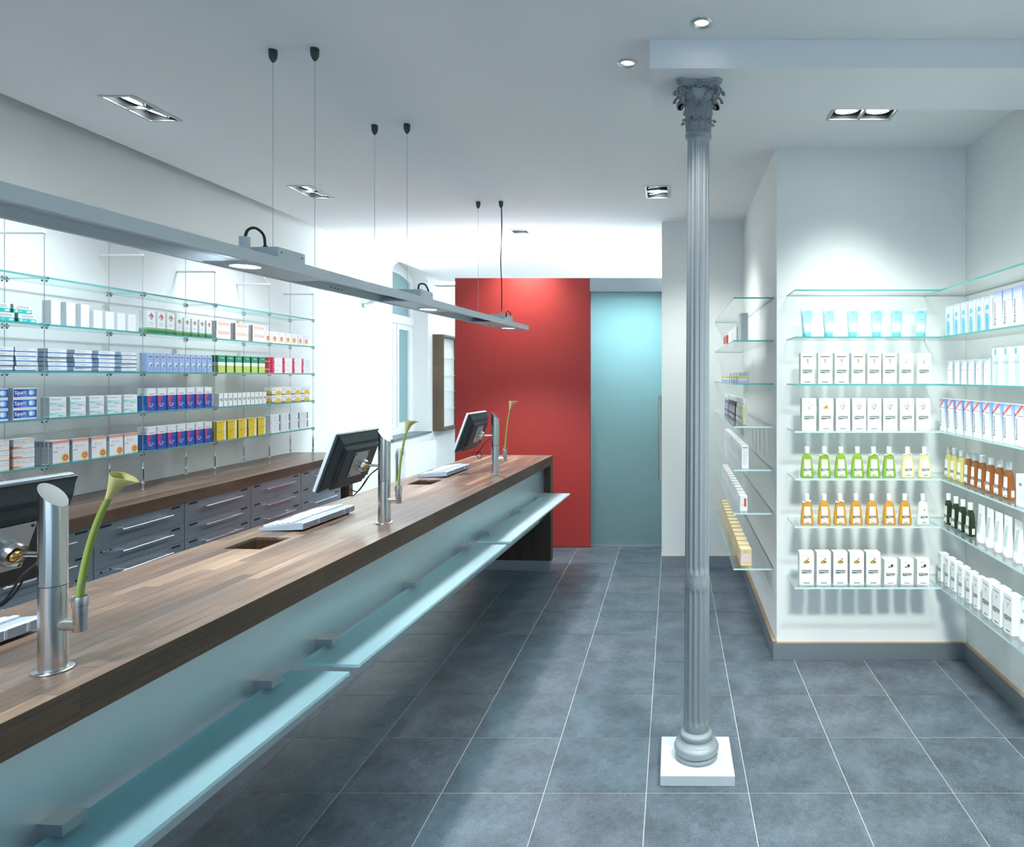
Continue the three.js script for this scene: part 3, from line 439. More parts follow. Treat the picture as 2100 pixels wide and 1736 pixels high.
    part('cord', [pipe([a, a.clone().add(v3(0.03, -0.018, 0)), v3(-0.11, 0.155, 0.01), v3(-0.07, 0.214, 0.004), e], 0.0026), pipe([b, b.clone().add(v3(0.028, -0.012, -0.01)), v3(-0.108, 0.166, -0.012), v3(-0.066, 0.222, -0.006), e.clone().add(v3(0, 0.004, -0.006))], 0.0026)].concat(i === 2 ? [pipe([v3(-0.12, 0.155, 0.01), v3(-0.128, 0.12, 0.0), v3(-0.112, 0.10, -0.006), v3(-0.098, 0.118, -0.004), v3(-0.112, 0.158, 0.0)], 0.0026)] : []), M.rubber, cb);
  });
}

// ------------------------------------------------------------------ pendant light bar above the counter
{
  const t = thing('pendant_light_bar', 'long slim grey metal light bar hanging by wires above the counter', 'pendant light', undefined, V(0, 0, 0), -TH);
  const a = -1.80, b = -1.60, y0 = 2.025, y1 = 2.065, s = 0.35, e = 5.69;
  part('rail', [box(a, b, y1 - 0.004, y1, -e, -s), box(a, a + 0.004, y0, y1 - 0.004, -e, -s), box(b - 0.004, b, y0, y1 - 0.004, -e, -s), box(a + 0.004, a + 0.014, y0, y0 + 0.003, -e, -s), box(b - 0.014, b - 0.004, y0, y0 + 0.003, -e, -s)], M.alu, t);
  part('end_cap', box(a + 0.004, b - 0.004, y0, y1 - 0.004, -e, -e + 0.004), M.alu, t);
  [[0.80, 0.72, 1.1], [2.325, 2.24, 2.72], [3.88, 3.49, 4.08], [5.43, 4.84, 5.68]].forEach(([v, p0, p1], k) => {
    const h = new THREE.Path(); h.absarc(-1.70, v, 0.066, 0, Math.PI * 2, true);
    part('cover_plate', extr([[a + 0.006, p0], [b - 0.006, p0], [b - 0.006, p1], [a + 0.006, p1]], 0.003, [h]).rotateX(-Math.PI / 2).translate(0, y0 + 0.0035, 0), M.alu, t);
    const r = part('lamp_ring', lathe([[0.049, -0.002], [0.0655, -0.004], [0.0655, 0.012], [0.049, 0.012], [0.049, -0.002]], 48).translate(-1.70, y0 + 0.001, -v), M.alu, t);
    part('lens', cyl(0.0485, 0.0485, 0.002, -1.70, y0 + 0.0015, -v, 40), M.lensCool, r);
    spot(LP(-1.70, y0 - 0.004, v), LP(-1.70, 0, v), POWER.pendant, COOL, 1.15, 0.85, 4.4);
  });
  part('lamp_housing', [cyl(0.019, 0.019, 0.066, -1.70, y1, -2.322, 24)], M.alu, t);
  for (const [p, q] of [[2.388, 2.55], [3.595, 3.755], [5.075, 5.285]]) { const g = part('driver_box', box(-1.745, -1.618, y1, 2.108, -q, -p), M.alu, t); part('screws', [p + 0.018, q - 0.018].map((d) => new THREE.CylinderGeometry(0.003, 0.003, 0.002, 10).rotateZ(Math.PI / 2).translate(-1.6175, 2.09, -d)), M.dark, g); }
  part('holes', [2.60, 2.63, 2.66, 2.69, 3.03, 3.06, 3.09, 3.12].map((d) => new THREE.CylinderGeometry(0.0035, 0.0035, 0.001, 10).rotateZ(Math.PI / 2).translate(a + 0.0048, 2.044, -d)), M.dark, t);
  part('supply_cable', pipe([v3(-1.70, 2.128, -2.322), v3(-1.694, 2.158, -2.33), v3(-1.688, 2.172, -2.36), v3(-1.684, 2.155, -2.40), v3(-1.684, 2.112, -2.41)], 0.005, 30, 10), M.rubber, t);
  part('cable_gland', cyl(0.008, 0.008, 0.008, -1.684, 2.108, -2.41, 14), M.rubber, t);
  part('supply_cable', pipe([v3(-1.70, 2.108, -3.745), v3(-1.702, 2.155, -3.76), v3(-1.69, 2.165, -3.80), v3(-1.69, 2.13, -3.86), v3(-1.70, 2.066, -3.88)], 0.005, 30, 10), M.rubber, t); part('cable_gland', cyl(0.009, 0.008, 0.012, -1.70, 2.108, -3.72, 14), M.rubber, t);
  part('supply_cable', pipe([v3(-1.632, 2.108, -5.26), v3(-1.632, 2.13, -5.27), v3(-1.642, 2.146, -5.24), v3(-1.64, 2.14, -5.18), v3(-1.618, 2.12, -5.11), v3(-1.612, 2.09, -5.10)], 0.0045, 30, 8), M.rubber, t);
  for (const [X, D, u] of [[-1.622, 2.713, -1.789], [-1.447, 2.70, -1.612], [-1.572, 3.525, -1.789], [-1.397, 3.51, -1.612], [-1.466, 5.07, -1.789], [-1.295, 5.056, -1.612]]) {
    const v = X * ST + D * CT;
    const w = part('suspension_wire', rod(v3(u, y1 - 0.002, -v), v3(u, CH - 0.02, -v), 0.0011, 6), M.steelMatt, t);
    part('ceiling_cap', lathe([[0.0, -0.05], [0.004, -0.05], [0.010, -0.042], [0.0155, -0.030], [0.0165, -0.018], [0.0165, 0.0], [0, 0]], 24).translate(u, CH, -v), M.cap, w);
    if (X === -1.295) part('supply_cable', pipe([v3(u + 0.004, CH - 0.04, -v), v3(u + 0.007, 2.75, -v), v3(u - 0.002, 2.5, -v), v3(u + 0.006, 2.3, -v), v3(u + 0.002, 2.12, -v - 0.01)], 0.004, 40, 8), M.rubber, t);
  }
}

// ------------------------------------------------------------------ back counter with drawers
const BY = 0.965, XF = -2.79;
{
  const t = thing('back_worktop', 'long brown block-board worktop along the left wall under the medicine shelves', 'worktop');
  part('core', wbox(WL + 0.001, XF, BY - 0.059, BY - 0.009, 0.6, 5.83), M.woodEdge, t);
  part('edge_strip', swapUV(wbox(XF - 0.0004, XF + 0.0008, BY - 0.059, BY, 0.6, 5.83)), M.woodEdge, t);
  staves(t, WL + 0.001, XF - 0.0005, 0.6, 5.83, 12, BY, [], 0);
  part('end_panel', wbox(WL + 0.002, XF - 0.004, 0, BY - 0.0592, 5.77, 5.83), M.woodEdge, t);
  const words = ['MAGEN', 'TIERE', 'MALTESE', 'HAUT', 'AUGEN', 'HERZ'];
  let row = [[0.904, 0.7825], [0.7815, 0.6845], [0.6835, 0.587], [0.586, 0.4895], [0.4885, 0.392], [0.391, 0.2945], [0.2935, 0.105]];
  for (let k = 1; k < 6; k++) {
    const a = 2.03 + k * 0.601, b = a + 0.6, n = ['second steel-fronted drawer cabinet before the picture edge', 'steel-fronted drawer cabinet partly behind the nearest steel post', 'steel-fronted drawer cabinet seen behind the nearest yellow lily', 'steel-fronted drawer cabinet between the lily and the middle keyboard', 'steel-fronted drawer cabinet above the middle keyboard', 'farthest steel-fronted drawer cabinet, behind the middle monitor'][k];
    const c = thing('drawer_cabinet', n, 'drawer cabinet', 'steel drawer cabinets under the back worktop', V(XF - 0.012, 0, a));
    part('carcass', box(-0.50, -0.018, 0.09, BY - 0.0595, -0.6, 0), M.dark, c); part('plinth', box(-0.45, -0.05, 0, 0.09, -0.6, 0), M.dark, c);
    row.forEach(([y1, y0], r) => {
      const d = part('drawer', box(-0.018, 0, y0, y1, -0.598, -0.002), M.drawer, c), hy = (y0 + y1) / 2 + 0.012;
      if (r > 3) return;
      part('handle', [rod(v3(0.032, hy, -0.13), v3(0.032, hy, -0.472), 0.0048, 10), rod(v3(0, hy, -0.165), v3(0.032, hy, -0.165), 0.004, 8), rod(v3(0, hy, -0.437), v3(0.032, hy, -0.437), 0.004, 8)], M.chrome, d);
      part('label_slot', [box(0, 0.0012, y1 - 0.022, y1 - 0.012, -0.10, -0.035), box(0, 0.0012, y1 - 0.022, y1 - 0.012, -0.565, -0.50)], M.shellBlack, d);
      if (k === 1 || k === 2) { if (r > 0 || k === 1) part('label', wordPlate(k === 1 ? (r ? 'JARES' : 'TIERE') : 'MALTESE', 0.062, 0.0105).rotateY(Math.PI / 2).translate(0.0016, y1 - 0.017, -0.0675), wordMat(k === 1 ? (r ? 'JARES' : 'TIERE') : 'MALTESE'), d); }
    });
  }
}
function wordPlate(w, a, b) { const g = new THREE.BoxGeometry(a, b, 0.0006); return g; }
function wordMat(w) { if (M['w' + w]) return M['w' + w]; const c = document.createElement('canvas'); c.width = 256; c.height = 44; const x = c.getContext('2d'); x.fillStyle = '#22333c'; x.fillRect(0, 0, 256, 44); x.fillStyle = '#dfe9ee'; x.font = 'bold 38px sans-serif'; x.textAlign = 'center'; x.textBaseline = 'middle'; x.fillText(w, 128, 23, 236); const t = new THREE.CanvasTexture(c); t.colorSpace = THREE.SRGBColorSpace; return M['w' + w] = new THREE.MeshStandardMaterial({ map: t, roughness: 0.5 }); }

// ------------------------------------------------------------------ glass shelves on wires above the back counter
const LY = [2.112, 1.882, 1.652, 1.422, 1.192], CD = [2.657, 3.266, 3.872, 4.480, 5.087, 5.705], XC = -3.073, XB = -3.268;
const LV = ['empty top', 'second', 'third', 'fourth', 'lowest'];
{
  for (let s = 0; s < 5; s++) for (let k = 0; k < 5; k++) {
    const g = wbox(-3.285, -3.055, LY[s] - 0.009, LY[s], CD[k] + 0.006, CD[k + 1] - 0.006);
    const m = part('glass_shelf', g, glassMats(0), scene);
    tag(m, `clear glass shelf, ${LV[s]} level of left wall, ${ORD[k]} bay from camera`, 'glass shelf', 'wire-hung glass shelves on the left wall');
  }
  let proto;
  CD.forEach((D, k) => {
    const label = ['pair of shelf wires before the picture edge', 'nearest pair of shelf wires in view, left of the white cartons', 'second pair of shelf wires, beside the red diamond cartons', 'third pair of shelf wires, beside the orange lettered boxes', 'fourth pair of shelf wires, before the small sun-printed cartons', 'last pair of shelf wires at the far end of the shelves'][k];
    if (proto) { dup(proto, V(0, 0, D), 0, label); return; }
    proto = thing('wire_suspension', label, 'shelf wires', 'steel wire pairs that carry the glass shelves', V(0, 0, D)); proto.userData.base = 'wire_suspension';
    const t = proto, ay = 2.328;
    part('arm', [rod(v3(WL + 0.002, ay, 0), v3(XC - 0.004, ay, 0), 0.0065, 14), new THREE.SphereGeometry(0.009, 14, 10).translate(XC, ay, 0)], M.white, t);
    part('stay_wire', rod(v3(XC, ay + 0.006, 0), v3(WL + 0.004, ay + 0.30, 0), 0.0014, 6), M.white, t);
    for (const X of [XC, XB]) {
      part('wire', rod(v3(X, BY + 0.16, 0), v3(X, X === XC ? ay : 2.43, 0), 0.0019, 8), M.steelMatt, t);
      part('tensioner', lathe([[0, 0], [0.0085, 0], [0.0085, 0.004], [0.0062, 0.006], [0.0062, 0.034], [0.0085, 0.036], [0.0085, 0.05], [0.0045, 0.053], [0.0072, 0.06], [0.0072, 0.118], [0.0085, 0.12], [0.0085, 0.136], [0.0042, 0.142], [0.0042, 0.162], [0, 0.165]], 18).translate(X, BY, 0), M.chrome, t);
      for (const y of LY) {
        const c = part('clamp', [rbox(0.018, 0.006, 0.034, 0.0015, X, y - 0.0125, 0), rbox(0.016, 0.004, 0.030, 0.001, X, y + 0.0025, 0), cyl(0.0055, 0.0055, 0.016, X, y - 0.014, 0, 12)], M.chrome, t);
        part('grub_screws', [-1, 1].map((q) => cyl(0.0032, 0.0032, 0.007, X, y - 0.0225, q * 0.012, 8)), M.black, c);
      }
    }
  });
}
// ------------------------------------------------------------------ glass shelves on the right
const RY = [2.097, 1.842, 1.586, 1.330, 1.073, 0.815, 0.485], RV = ['empty top', 'second', 'third', 'fourth', 'fifth', 'sixth', 'lowest'];
RY.forEach((y, i) => {
  const add = (g, label) => tag(part('glass_shelf', g, glassMats(y < 1.4 ? 1 : 0), scene), label, 'glass shelf', 'frameless glass shelves on the right-hand walls');
  add(wbox(0.66, 1.4485, y - 0.009, y, 3.615, 3.862), `clear glass shelf on the pilaster front, ${RV[i]} of seven levels`);
  add(wbox(1.4495, WR, y - 0.009, y, 1.95, 3.862), `clear glass shelf along the right wall, ${RV[i]} of seven levels`);
  add(wbox(0.36, 0.6, y - 0.009, y, 3.97, 5.72), `clear glass shelf behind the column, ${RV[i]} of seven levels`);
});

// ------------------------------------------------------------------ goods: cartons, bottles and tubes, one prototype of each kind and a copy per piece
const PX = 1700;
function canvas(W, H, draw) { const c = document.createElement('canvas'); c.width = Math.round(W); c.height = Math.round(H); const x = c.getContext('2d'); draw(x, c.width, c.height); const t = new THREE.CanvasTexture(c); t.colorSpace = THREE.SRGBColorSpace; t.anisotropy = 8; return t; }
const fillR = (x, c, a, b, w, h) => { x.fillStyle = c; x.fillRect(a, b, w, h); };
function txt(x, s, px, py, size, col, o = {}) { x.save(); x.translate(px, py); if (o.rot) x.rotate(o.rot); x.fillStyle = col; x.font = `${o.it ? 'italic ' : ''}${o.b ? 'bold ' : ''}${size}px ${o.f ?? 'sans-serif'}`; x.textAlign = o.al ?? 'center'; x.textBaseline = 'middle'; if (o.max) x.fillText(s, 0, 0, o.max); else x.fillText(s, 0, 0); x.restore(); }
const lines = (x, a, b, w, n, gap, col, h = 1.6) => { x.fillStyle = col; for (let i = 0; i < n; i++) x.fillRect(a, b + i * gap, w * (0.72 + 0.28 * ((i * 37 % 10) / 10)), h); };
const grad = (x, x0, y0, x1, y1, ...s) => { const g = x.createLinearGradient(x0, y0, x1, y1); s.forEach((c, i) => g.addColorStop(i / (s.length - 1), c)); return g; };
const ell = (x, c, a, b, rx, ry, rot = 0) => { x.fillStyle = c; x.beginPath(); x.ellipse(a, b, rx, ry, rot, 0, 7); x.fill(); };
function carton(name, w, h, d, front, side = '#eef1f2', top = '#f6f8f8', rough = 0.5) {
  const W = Math.round(w * PX), H = Math.round(h * PX), S = Math.round(d * PX), T = 6;
  const t = canvas(W + S, H + T, (x) => {
    fillR(x, '#f8fafa', 0, 0, W + S, H + T); fillR(x, top, 0, H, W + S, T);
    x.save(); x.beginPath(); x.rect(0, 0, W, H); x.clip(); front(x, W, H); x.restore();
    x.save(); x.translate(W, 0); x.beginPath(); x.rect(0, 0, S, H); x.clip(); if (typeof side === 'string') fillR(x, side, 0, 0, S, H); else side(x, S, H); x.restore();
    x.strokeStyle = 'rgba(90,100,105,0.35)'; x.lineWidth = 1.2; x.strokeRect(0.6, 0.6, W - 1.2, H - 1.2); });
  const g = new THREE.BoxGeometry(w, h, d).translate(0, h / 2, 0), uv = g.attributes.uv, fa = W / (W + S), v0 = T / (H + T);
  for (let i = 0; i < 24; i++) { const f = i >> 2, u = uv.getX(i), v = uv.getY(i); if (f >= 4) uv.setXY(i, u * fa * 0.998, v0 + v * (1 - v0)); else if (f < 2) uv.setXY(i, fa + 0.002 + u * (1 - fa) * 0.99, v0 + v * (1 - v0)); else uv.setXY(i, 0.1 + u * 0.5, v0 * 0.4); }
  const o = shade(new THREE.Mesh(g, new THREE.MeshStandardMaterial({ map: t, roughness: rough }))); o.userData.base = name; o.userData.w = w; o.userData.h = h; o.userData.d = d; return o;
}
const protoUsed = new Set();
function place(proto, pos, rotY, label, category, group) {
  const o = protoUsed.has(proto) ? proto.clone() : proto; const base = proto.userData.base; protoUsed.add(proto);
  o.userData = { base, w: proto.userData.w, h: proto.userData.h, d: proto.userData.d, label, category, group };
  o.name = numbered(base); scene.add(o); o.position.copy(pos); o.rotation.y = rotY + rr(-0.02, 0.02); return o;
}
const LX = -3.083;                                                     // front faces of the goods on the left wall
const dOf = (px) => 1370 * 3.083 / (1380 - px);
// goods in a row on a left shelf: start depths, optional stacks
function leftRow(proto, lvl, Ds, stack, what, group, X = LX) {
  const { w, h, d } = proto.userData, n = Ds.length;
  Ds.forEach((D, i) => { for (let k = 0; k < stack; k++) {
    const ord = n > 1 ? ORD[i] : 'the', lev = stack > 1 ? (stack === 2 ? [', lower', ', upper'][k] : `, ${ORD[k]} up`) : '';
    place(proto, V(X - d / 2, LY[lvl] + 0.0006 + k * (h + 0.0004), D + w / 2), Math.PI / 2, `${what}, ${n > 1 ? ord + ' from camera' : 'beside the picture edge'}${lev}, ${LV[lvl]} left shelf`, 'carton', group);
  } });
}
const seq = (d0, pitch, n) => Array.from({ length: n }, (_, i) => d0 + i * pitch);
{ // second level
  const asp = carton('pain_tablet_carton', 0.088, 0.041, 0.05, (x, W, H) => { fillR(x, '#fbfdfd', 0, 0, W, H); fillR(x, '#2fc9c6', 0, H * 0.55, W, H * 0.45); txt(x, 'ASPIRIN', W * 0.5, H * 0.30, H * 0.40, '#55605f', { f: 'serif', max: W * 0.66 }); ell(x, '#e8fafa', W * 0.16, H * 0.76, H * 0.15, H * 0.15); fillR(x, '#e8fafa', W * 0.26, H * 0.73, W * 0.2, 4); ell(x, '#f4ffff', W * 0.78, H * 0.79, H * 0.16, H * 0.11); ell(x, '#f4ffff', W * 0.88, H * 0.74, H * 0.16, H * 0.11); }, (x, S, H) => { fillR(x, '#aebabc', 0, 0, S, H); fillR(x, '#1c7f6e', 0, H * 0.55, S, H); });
  leftRow(asp, 1, [3.04, 3.146], 1, 'white and turquoise tablet carton', 'white and turquoise tablet cartons');
  [3.02, 3.124].forEach((D, i) => place(i ? asp : asp, V(LX - 0.025, LY[1] + 0.042, D + 0.044), Math.PI / 2, `white and turquoise tablet carton lying on another, ${['cut by the picture edge', 'whole in view'][i]}`, 'carton', 'white and turquoise tablet cartons'));
  const plain = (x, W, H) => { fillR(x, '#fbfcfc', 0, 0, W, H); lines(x, W * 0.3, H * 0.22, W * 0.3, 2, H * 0.07, '#c9ced0'); lines(x, W * 0.3, H * 0.6, W * 0.4, 2, H * 0.06, '#d9dddf'); }, plainS = (x, S, H) => { fillR(x, '#dde2e6', 0, 0, S, H); lines(x, S * 0.15, H * 0.1, S * 0.6, 7, H * 0.05, '#a8b0b6'); };
  leftRow(carton('white_carton', 0.051, 0.122, 0.045, plain, plainS), 1, [3.312, 3.396, 3.478], 1, 'tall plain white carton', 'plain white cartons');
  leftRow(carton('white_carton', 0.056, 0.099, 0.038, plain, plainS), 1, [3.555, 3.63, 3.705, 3.78], 1, 'short plain white carton', 'plain white cartons');
  const dia = (x, W, H) => { fillR(x, '#f6f9f8', 0, 0, W, H); const cx = W * 0.5, cy = H * 0.24, r = W * 0.32; for (const [k, c] of [[1, '#5a5f50'], [0.88, '#d9cfc0'], [0.78, '#d98a94']]) { x.fillStyle = c; x.beginPath(); x.moveTo(cx, cy - r * k * 1.15); x.lineTo(cx + r * k, cy); x.lineTo(cx, cy + r * k * 1.15); x.lineTo(cx - r * k, cy); x.fill(); } ell(x, '#b5323c', cx + r * 0.15, cy - r * 0.15, r * 0.3, r * 0.3); ell(x, '#f3dce0', cx - r * 0.2, cy + r * 0.25, r * 0.25, r * 0.3); lines(x, W * 0.2, H * 0.50, W * 0.65, 4, H * 0.045, '#98a29c', 2.2); x.fillStyle = grad(x, 0, H * 0.74, 0, H, '#cfe0cf', '#3f8c3c', '#2f7a30'); x.fillRect(0, H * 0.76, W, H * 0.24); fillR(x, '#27402b', 0, H * 0.755, W, 3); }, diaS = (x, S, H) => { fillR(x, '#dfe7e4', 0, 0, S, H); lines(x, S * 0.15, H * 0.1, S * 0.7, 9, H * 0.06, '#a6b0ac'); x.fillStyle = grad(x, 0, H * 0.76, 0, H, '#a9c3ab', '#347a34'); x.fillRect(0, H * 0.76, S, H * 0.24); };
  leftRow(carton('herbal_carton', 0.062, 0.131, 0.05, dia, diaS), 1, [3.918, 3.995, 4.071], 1, 'tall white carton with red diamond and green base', 'white cartons with a red diamond');
  leftRow(carton('herbal_carton', 0.05, 0.113, 0.045, dia, diaS), 1, seq(4.148, 0.067, 5), 1, 'short white carton with red diamond and green base', 'white cartons with a red diamond');
  leftRow(carton('stomach_remedy_carton', 0.142, 0.060, 0.058, (x, W, H) => { fillR(x, '#fcfdfd', 0, 0, W, H); txt(x, 'RIOPAN', W * 0.51, H * 0.30, H * 0.50, '#f0762c', { b: 1, max: W * 0.92 }); lines(x, W * 0.2, H * 0.62, W * 0.25, 1, 1, '#9fb0b8', 3); }, (x, S, H) => { fillR(x, '#bccbd6', 0, 0, S, H); fillR(x, '#c98b6a', S * 0.72, 0, S * 0.2, H * 0.95); }), 1, [4.513, 4.71, 4.905], 2, 'white box with orange lettering', 'white boxes with orange lettering');
  leftRow(carton('sun_carton', 0.084, 0.090, 0.035, (x, W, H) => { fillR(x, '#fcfcfb', 0, 0, W, H); fillR(x, '#f2b7b7', W * 0.1, H * 0.2, W * 0.8, 3); x.fillStyle = grad(x, 0, H * 0.4, 0, H * 0.85, '#e07a4a', '#f5c064'); x.beginPath(); x.ellipse(W * 0.42, H * 0.62, W * 0.24, H * 0.24, 0, 0, 7); x.fill(); x.fillStyle = '#8b84b8'; for (let i = 0; i < 9; i++) x.fillRect(W * 0.01, H * (0.1 + i * 0.1), W * 0.05, H * 0.05); }), 1, seq(5.05, 0.0885, 7), 1, 'small white carton with an orange sun', 'small white cartons with an orange sun');
}
{ // third level
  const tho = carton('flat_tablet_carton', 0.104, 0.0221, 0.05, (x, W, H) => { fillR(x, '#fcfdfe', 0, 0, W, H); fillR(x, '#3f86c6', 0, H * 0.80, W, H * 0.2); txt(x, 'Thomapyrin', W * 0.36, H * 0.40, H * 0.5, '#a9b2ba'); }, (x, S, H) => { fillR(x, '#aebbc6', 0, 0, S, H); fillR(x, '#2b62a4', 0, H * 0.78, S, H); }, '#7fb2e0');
  [[3.02, 5], [3.132, 5], [3.294, 5], [3.44, 5], [3.585, 5], [3.735, 5]].forEach(([D, n], c) => { for (let k = 0; k < n; k++) place(tho, V(LX - 0.025 + rr(-0.002, 0.002), LY[2] + 0.0006 + k * 0.0224, D + 0.052 + rr(-0.003, 0.003)), Math.PI / 2, `flat white blue-striped carton, ${ORD[k]} up in ${ORD[c]} stack from camera`, 'carton', 'flat white cartons with a blue stripe'); });
  leftRow(carton('blue_carton', 0.046, 0.112, 0.045, (x, W, H) => { fillR(x, grad(x, 0, 0, 0, H, '#b4c7ec', '#a3bbe4'), 0, 0, W, H); x.strokeStyle = '#2d3f66'; x.lineWidth = W * 0.09; x.beginPath(); x.ellipse(W * 0.5, H * 0.24, W * 0.25, W * 0.16, 0, Math.PI, 0); x.stroke(); fillR(x, '#f2f6fa', W * 0.3, H * 0.50, W * 0.4, H * 0.2); ell(x, '#5f8f8a', W * 0.6, H * 0.65, W * 0.16, H * 0.06); lines(x, W * 0.25, H * 0.32, W * 0.5, 2, H * 0.04, '#6d84b8'); lines(x, W * 0.2, H * 0.77, W * 0.6, 4, H * 0.04, '#7f96c8', 2); }, (x, S, H) => { fillR(x, '#9db4e0', 0, 0, S, H); lines(x, S * 0.2, H * 0.1, S * 0.6, 8, H * 0.07, '#7088c0'); }, '#bccdf0'), 2, seq(3.918, 0.0505, 11), 1, 'pale blue carton with dark arc', 'pale blue cartons with a dark arc');
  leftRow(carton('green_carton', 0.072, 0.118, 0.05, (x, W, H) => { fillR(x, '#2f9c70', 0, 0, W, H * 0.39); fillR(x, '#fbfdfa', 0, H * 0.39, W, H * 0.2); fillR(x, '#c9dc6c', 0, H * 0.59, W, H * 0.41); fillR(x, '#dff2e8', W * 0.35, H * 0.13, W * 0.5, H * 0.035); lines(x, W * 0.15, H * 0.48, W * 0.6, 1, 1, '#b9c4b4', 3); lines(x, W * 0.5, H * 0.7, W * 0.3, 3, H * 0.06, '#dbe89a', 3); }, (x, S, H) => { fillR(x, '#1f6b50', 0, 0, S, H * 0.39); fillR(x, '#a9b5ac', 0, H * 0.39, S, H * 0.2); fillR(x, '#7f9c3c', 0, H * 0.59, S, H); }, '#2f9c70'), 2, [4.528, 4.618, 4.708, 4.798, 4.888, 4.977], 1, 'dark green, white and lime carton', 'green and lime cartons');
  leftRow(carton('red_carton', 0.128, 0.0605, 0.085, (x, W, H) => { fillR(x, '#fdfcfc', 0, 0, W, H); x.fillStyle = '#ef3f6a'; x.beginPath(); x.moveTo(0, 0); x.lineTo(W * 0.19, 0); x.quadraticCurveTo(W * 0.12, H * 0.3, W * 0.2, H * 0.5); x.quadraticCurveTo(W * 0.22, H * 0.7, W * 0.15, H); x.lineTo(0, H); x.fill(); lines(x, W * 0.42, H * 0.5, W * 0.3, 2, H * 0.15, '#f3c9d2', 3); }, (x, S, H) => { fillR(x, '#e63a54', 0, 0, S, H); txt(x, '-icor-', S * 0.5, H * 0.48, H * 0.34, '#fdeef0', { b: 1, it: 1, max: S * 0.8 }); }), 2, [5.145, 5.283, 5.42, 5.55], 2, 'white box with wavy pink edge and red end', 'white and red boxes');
}
{ // fourth level
  leftRow(carton('headache_tablet_carton', 0.114, 0.0495, 0.05, (x, W, H) => { fillR(x, '#fbfcfe', 0, 0, W, H); fillR(x, grad(x, 0, 0, W, 0, '#1b45b4', '#2050c0', '#3f8fdc', '#1f56c0'), W * 0.02, H * 0.13, W * 0.98, H * 0.74); txt(x, 'Spalt', W * 0.31, H * 0.47, H * 0.48, '#ffffff', { b: 1 }); fillR(x, '#dfe8fa', W * 0.27, H * 0.75, W * 0.3, 3); ell(x, '#8fc4ee', W * 0.83, H * 0.46, H * 0.24, H * 0.26); ell(x, '#f6fbff', W * 0.75, H * 0.46, H * 0.20, H * 0.24); }, (x, S, H) => { fillR(x, '#b4bec6', 0, 0, S, H); fillR(x, '#6d7880', S * 0.1, H * 0.08, S * 0.2, H * 0.84); }), 3, [2.984, 3.122], 3, 'deep blue carton with white lettering', 'deep blue tablet cartons');
  leftRow(carton('pain_gel_carton', 0.091, 0.0497, 0.045, (x, W, H) => { fillR(x, '#fcfdfd', 0, 0, W, H); txt(x, 'Dolormin', W * 0.38, H * 0.22, H * 0.27, '#8e989c', { f: 'serif', max: W * 0.62 }); x.fillStyle = grad(x, 0, 0, W, 0, '#8fdcda', '#c6eef0', '#fdf6ea'); x.fillRect(W * 0.02, H * 0.54, W * 0.9, H * 0.26); x.fillStyle = grad(x, 0, H * 0.66, 0, H, '#c3ecec', '#f4fbfb'); x.fillRect(0, H * 0.8, W, H * 0.2); lines(x, W * 0.5, H * 0.86, W * 0.42, 1, 1, '#56707c', 4); ell(x, '#f3cf7c', W * 0.86, H * 0.62, 4, 4); }, (x, S, H) => { fillR(x, '#c2ccd0', 0, 0, S, H); lines(x, S * 0.6, H * 0.15, S * 0.1, 6, H * 0.12, '#8b979c', 3); }), 3, [3.304, 3.417, 3.53, 3.643, 3.753], 2, 'white carton with pale turquoise band', 'white and pale turquoise cartons');
  leftRow(carton('small_white_carton', 0.041, 0.087, 0.035, (x, W, H) => { fillR(x, '#fdfdfd', 0, 0, W, H); lines(x, W * 0.25, H * 0.1, W * 0.5, 2, H * 0.05, '#b5babd', 2); txt(x, 'K2', W * 0.45, H * 0.47, W * 0.5, '#3c4a3c', { b: 1 }); fillR(x, '#9cc56a', W * 0.55, H * 0.36, W * 0.28, H * 0.26); txt(x, '2', W * 0.66, H * 0.48, W * 0.4, '#3c4a3c', { b: 1 }); lines(x, W * 0.2, H * 0.75, W * 0.5, 2, H * 0.06, '#d0d5d6', 2); }, (x, S, H) => { fillR(x, '#d8cdd2', 0, 0, S, H); }), 3, seq(4.538, 0.0487, 11), 1, 'small white carton with green emblem', 'small white cartons with a green emblem');
  leftRow(carton('yellow_burst_carton', 0.130, 0.0588, 0.06, (x, W, H) => { fillR(x, '#fdfdfb', 0, 0, W, H); fillR(x, grad(x, 0, 0, W, 0, '#7a62b8', '#22242a', '#22242a', '#6a58a8'), 0, H * 0.88, W, H * 0.12); x.fillStyle = '#f6cf3c'; x.beginPath(); for (let i = 0; i <= 26; i++) { const a = Math.PI + i / 26 * Math.PI, r = (i % 2 ? 0.30 : 0.40) * W; x.lineTo(W * 0.62 + Math.cos(a) * r, H * 0.98 + Math.sin(a) * r * 0.75); } x.fill(); txt(x, 'Cysto', W * 0.22, H * 0.27, H * 0.30, '#8a8f90', { f: 'serif', it: 1 }); }, (x, S, H) => { fillR(x, '#f3f2e8', 0, 0, S, H); x.fillStyle = '#eec440'; x.beginPath(); x.ellipse(S * 0.5, H * 0.9, S * 0.6, H * 0.5, 0, 0, 7); x.fill(); fillR(x, '#2a2b30', 0, H * 0.88, S, H); }), 3, [5.14, 5.275, 5.41, 5.543], 2, 'white carton with yellow burst', 'white cartons with a yellow burst');
